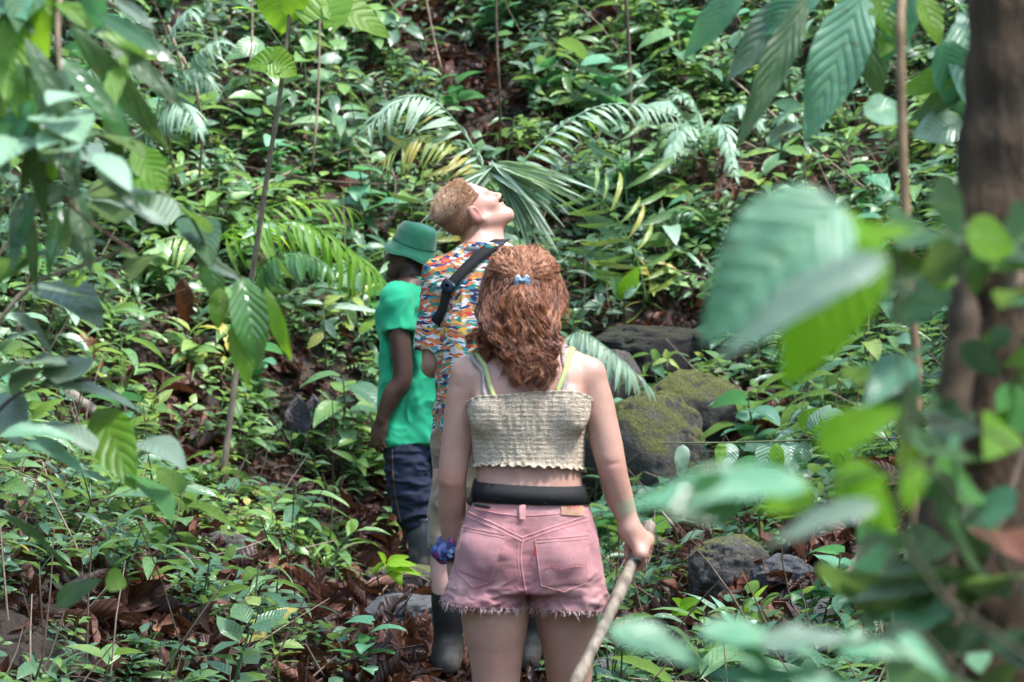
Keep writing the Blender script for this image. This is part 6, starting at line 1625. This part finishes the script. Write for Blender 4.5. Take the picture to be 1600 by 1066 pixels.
spray(610, 960, -.2, [(590, 905), (600, 880)], [((604, 882), (640, 870), .28, {}), ((606, 882), (652, 884), .2, {}), ((608, 884), (628, 916), .30, {}), ((604, 882), (578, 898), .26, {}), ((602, 880), (590, 862), .3, {}), ((606, 886), (660, 900), .16, {})], M_LIME, "small plant with star of lime leaves beside the muddy boot", up=.55, tint=.8)
spray(1060, 985, -.3, [(1065, 950)], [((1066, 950), (1050, 935), .4, {}), ((1066, 948), (1098, 938), .36, {}), ((1064, 955), (1045, 965), .38, {}), ((1066, 955), (1100, 962), .3, {})], M_LIME, "four bright round leaves of a seedling at the lower right", name="seedling", cat="seedling", up=.5, tint=.3, kind='heart')
spray(1150, 1000, -.3, [(1150, 985)], [((1150, 990), (1108, 930), .07, dict(droop=.7)), ((1152, 990), (1200, 915), .05, dict(droop=1.0, mat=M_LIME)), ((1150, 992), (1185, 968), .16, dict(mat=M_PALE)), ((1150, 992), (1105, 970), .16, {}), ((1152, 985), (1158, 945), .1, {}), ((1148, 990), (1060, 925), .03, dict(droop=.8))], M_TEAL, "tuft of long curved strap leaves at the lower right", kind='lance', up=.5, tint=.9)
spray(960, 860, -.5, [(1000, 828)], [((1010, 822), (930, 826), .16, dict(up=.4)), ((1012, 822), (1040, 850), .3, {}), ((1012, 820), (1075, 830), .26, {}), ((1012, 820), (1000, 812), .5, dict(mat=M_PALE))], M_LIME, "plant with wide lime leaves behind the hand on the stick", up=.5, tint=.2)
spray(560, 470, -.4, [(545, 420), (520, 400), (490, 392)], [((545, 415), (510, 425), .22, dict(mat=M_PALE)), ((490, 398), (464, 425), .24, dict(mat=M_PALE)), ((515, 405), (495, 428), .24, dict(mat=M_PALE)), ((530, 410), (524, 440), .25, {}), ((545, 418), (546, 455), .22, dict(mat=M_PALE)), ((560, 425), (566, 470), .18, dict(mat=M_PALE))], M_LEAF, "branchlet with pale hanging leaves left of the green t-shirt", up=.2, kind='lance')
spray(510, 600, -.3, [(507, 520), (505, 475)], [((505, 475), (535, 462), .2, {}), ((505, 475), (470, 475), .1, dict(mat=M_PALE, droop=.6)), ((505, 480), (545, 485), .22, {}), ((507, 500), (525, 530), .2, dict(mat=M_PALE)), ((505, 478), (600, 490), .06, dict(mat=M_PALE)), ((560, 520), (590, 500), .2, dict(mat=M_BRIGHT)), ((507, 520), (480, 545), .24, {})], M_LEAF, "slender plant with yellowish narrow leaves left of the hanging arm", up=.4, tint=.8, kind='lance')
# big curled dead leaves, each one a thing
big = [(650, 980, 70), (650, 935, 60), (420, 830, 75), (470, 850, 60), (1320, 960, 80), (1340, 985, 90), (1260, 900, 60), (700, 1020, 70), (260, 930, 70), (1090, 905, 60), (1110, 880, 60), (1000, 900, 70), (1040, 920, 60), (960, 990, 60), (340, 600, 70), (320, 640, 80), (290, 520, 70),
       (520, 960, 60), (560, 900, 55), (600, 1010, 60), (1010, 1000, 60), (1080, 630, 50), (1130, 300, 40), (1060, 330, 50), (520, 300, 60), (460, 830, 60), (640, 840, 60), (600, 840, 55), (480, 935, 60), (340, 700, 60), (100, 1000, 60), (240, 1000, 60), (540, 1040, 60), (1380, 940, 70), (1240, 875, 55), (1360, 900, 60), (120, 690, 60), (150, 600, 70), (1000, 860, 60)]
for k, it in enumerate(big):
    px, py = it[0], it[1]; L = (it[2] if len(it) > 2 else 40)
    b = pg(px, py); Lm = L*b[1]/FPX*1.3; r = np.random.default_rng(300+k)
    t = blade('ovate', 16, 9, r.uniform(.26, .34), .15, r.uniform(-.5, 1.0), curl=r.uniform(.6, 1.9), vein=.022, nv=9, wav=.04)
    a = Leaves(); a.put(t, r.uniform(0, 6.28), r.normal(.1, .3), r.normal(0, .6), Lm, np.array([0, 0, .05]), r.uniform(.45, .85))
    o = mesh_obj("dead_leaf", np.vstack(a.V), np.vstack(a.F), M_BROWN, loc=tuple(b), uv=np.vstack(a.U), tint=np.concatenate(a.T), label="big curled reddish brown dead leaf lying on the forest floor", cat="leaf", group="big dead leaves on the ground")
# two charcoal-grey shrivelled leaves hanging by the tree stump
for k, px in enumerate((465, 490)):
    Yh = pg(px, 690)[1]-.2; A = at(px, 615, Yh); V, F, U = leaf_pts(A, at(px+3, 682, Yh), .30, up=.1, fold=.7, vein=.05, nv=9, n=26, m=11, wav=.05, droop=.2, kind='obov')
    mesh_obj("shrivelled_leaf", V-A, F, simple("grey_leaf_%d" % k, (.085, .075, .08), .8, (.03, .025, .03), 60, .6), loc=tuple(A), uv=U, label="shrivelled charcoal grey leaf hanging in the middle left, %s one of the pair" % ("left", "right")[k], cat="leaf")
pole("tree_stump", [G(455, 700, -.05), at(450, 650, pg(455, 700)[1]), at(447, 612, pg(455, 700)[1])], .05, .035, M_BARK, "short mossy stump behind the shrivelled grey leaves", "stump")
# ------------------------------------------------------------------ unseen canopy leaves added overhead, fills and gaps shaped to pattern the sunlight
cn = np.random.default_rng(99)
SD = np.array(_d)
def up_at(p, z=10.5): t = (z-p[2])/SD[2]; return (np.array(p)+SD*t)[:2]
fill = [(up_at((.04, 6.67, 1.2)), 1.2), (up_at((.2, 6.4, .7)), .8), (up_at((-.42, 11.9, 1.5)), .6), (up_at((-.08, 9.0, 1.25)), .55), (up_at((.9, 9.5, .8)), .9), (up_at((.75, 12, 1.2)), .8), (up_at((-1.1, 8.6, .8)), 1.7), (up_at((.62, 3.1, 1.25)), .55), (up_at((.2, 14.5, 2.4)), .7)]
gaps = [(up_at((-.13, 9.03, 1.98)), .24)]+[(up_at(pg(x, y)), r) for x, y, r in ((230, 150, .8), (230, 330, .7), (320, 430, .6), (1100, 300, .9), (1200, 170, .6), (480, 560, .5), (100, 620, .5), (520, 700, .4), (1230, 540, .4), (120, 860, .4), (980, 180, .5), (560, 330, .5))]+[(up_at((-1.1, 4.3, 1.9)), .5), (up_at((.28, 1.95, 1.65)), .4), (up_at((.25, 1.95, 1.45)), .3)]
ca = Leaves(); TB = blade('ovate', 4, 3, .30, .15, .3)
n = 9000; x = cn.uniform(-9, 14, n); y = cn.uniform(-10, 24, n); z = cn.uniform(9.6, 11.4, n)
xe, ye = x-SD[0]/SD[2]*(z-10.5), y-SD[1]/SD[2]*(z-10.5)
d = fbm(xe*.8, ye*.8, 3, 3, 50); keep = d > -.02
for (c, r) in gaps: keep &= ((xe-c[0])**2+(ye-c[1])**2 > r*r)
extra = np.zeros(n, bool)
for (c, r) in fill: extra |= ((xe-c[0])**2+(ye-c[1])**2 < r*r)
g0 = gaps[0]; extra &= ((xe-g0[0][0])**2+(ye-g0[0][1])**2 > g0[1]**2)
keep |= extra
x, y, z = x[keep], y[keep], z[keep]; m = len(x)
ca.put(TB, cn.uniform(0, 6.3, m), cn.normal(0, .3, m), cn.normal(0, .4, m), cn.uniform(.35, .6, m), np.stack([x, y, z], -1), cn.uniform(.3, .7, m))
ca.build("added_canopy", M_LEAF, kind="stuff", label="unseen canopy leaves added overhead to break up the sunlight")
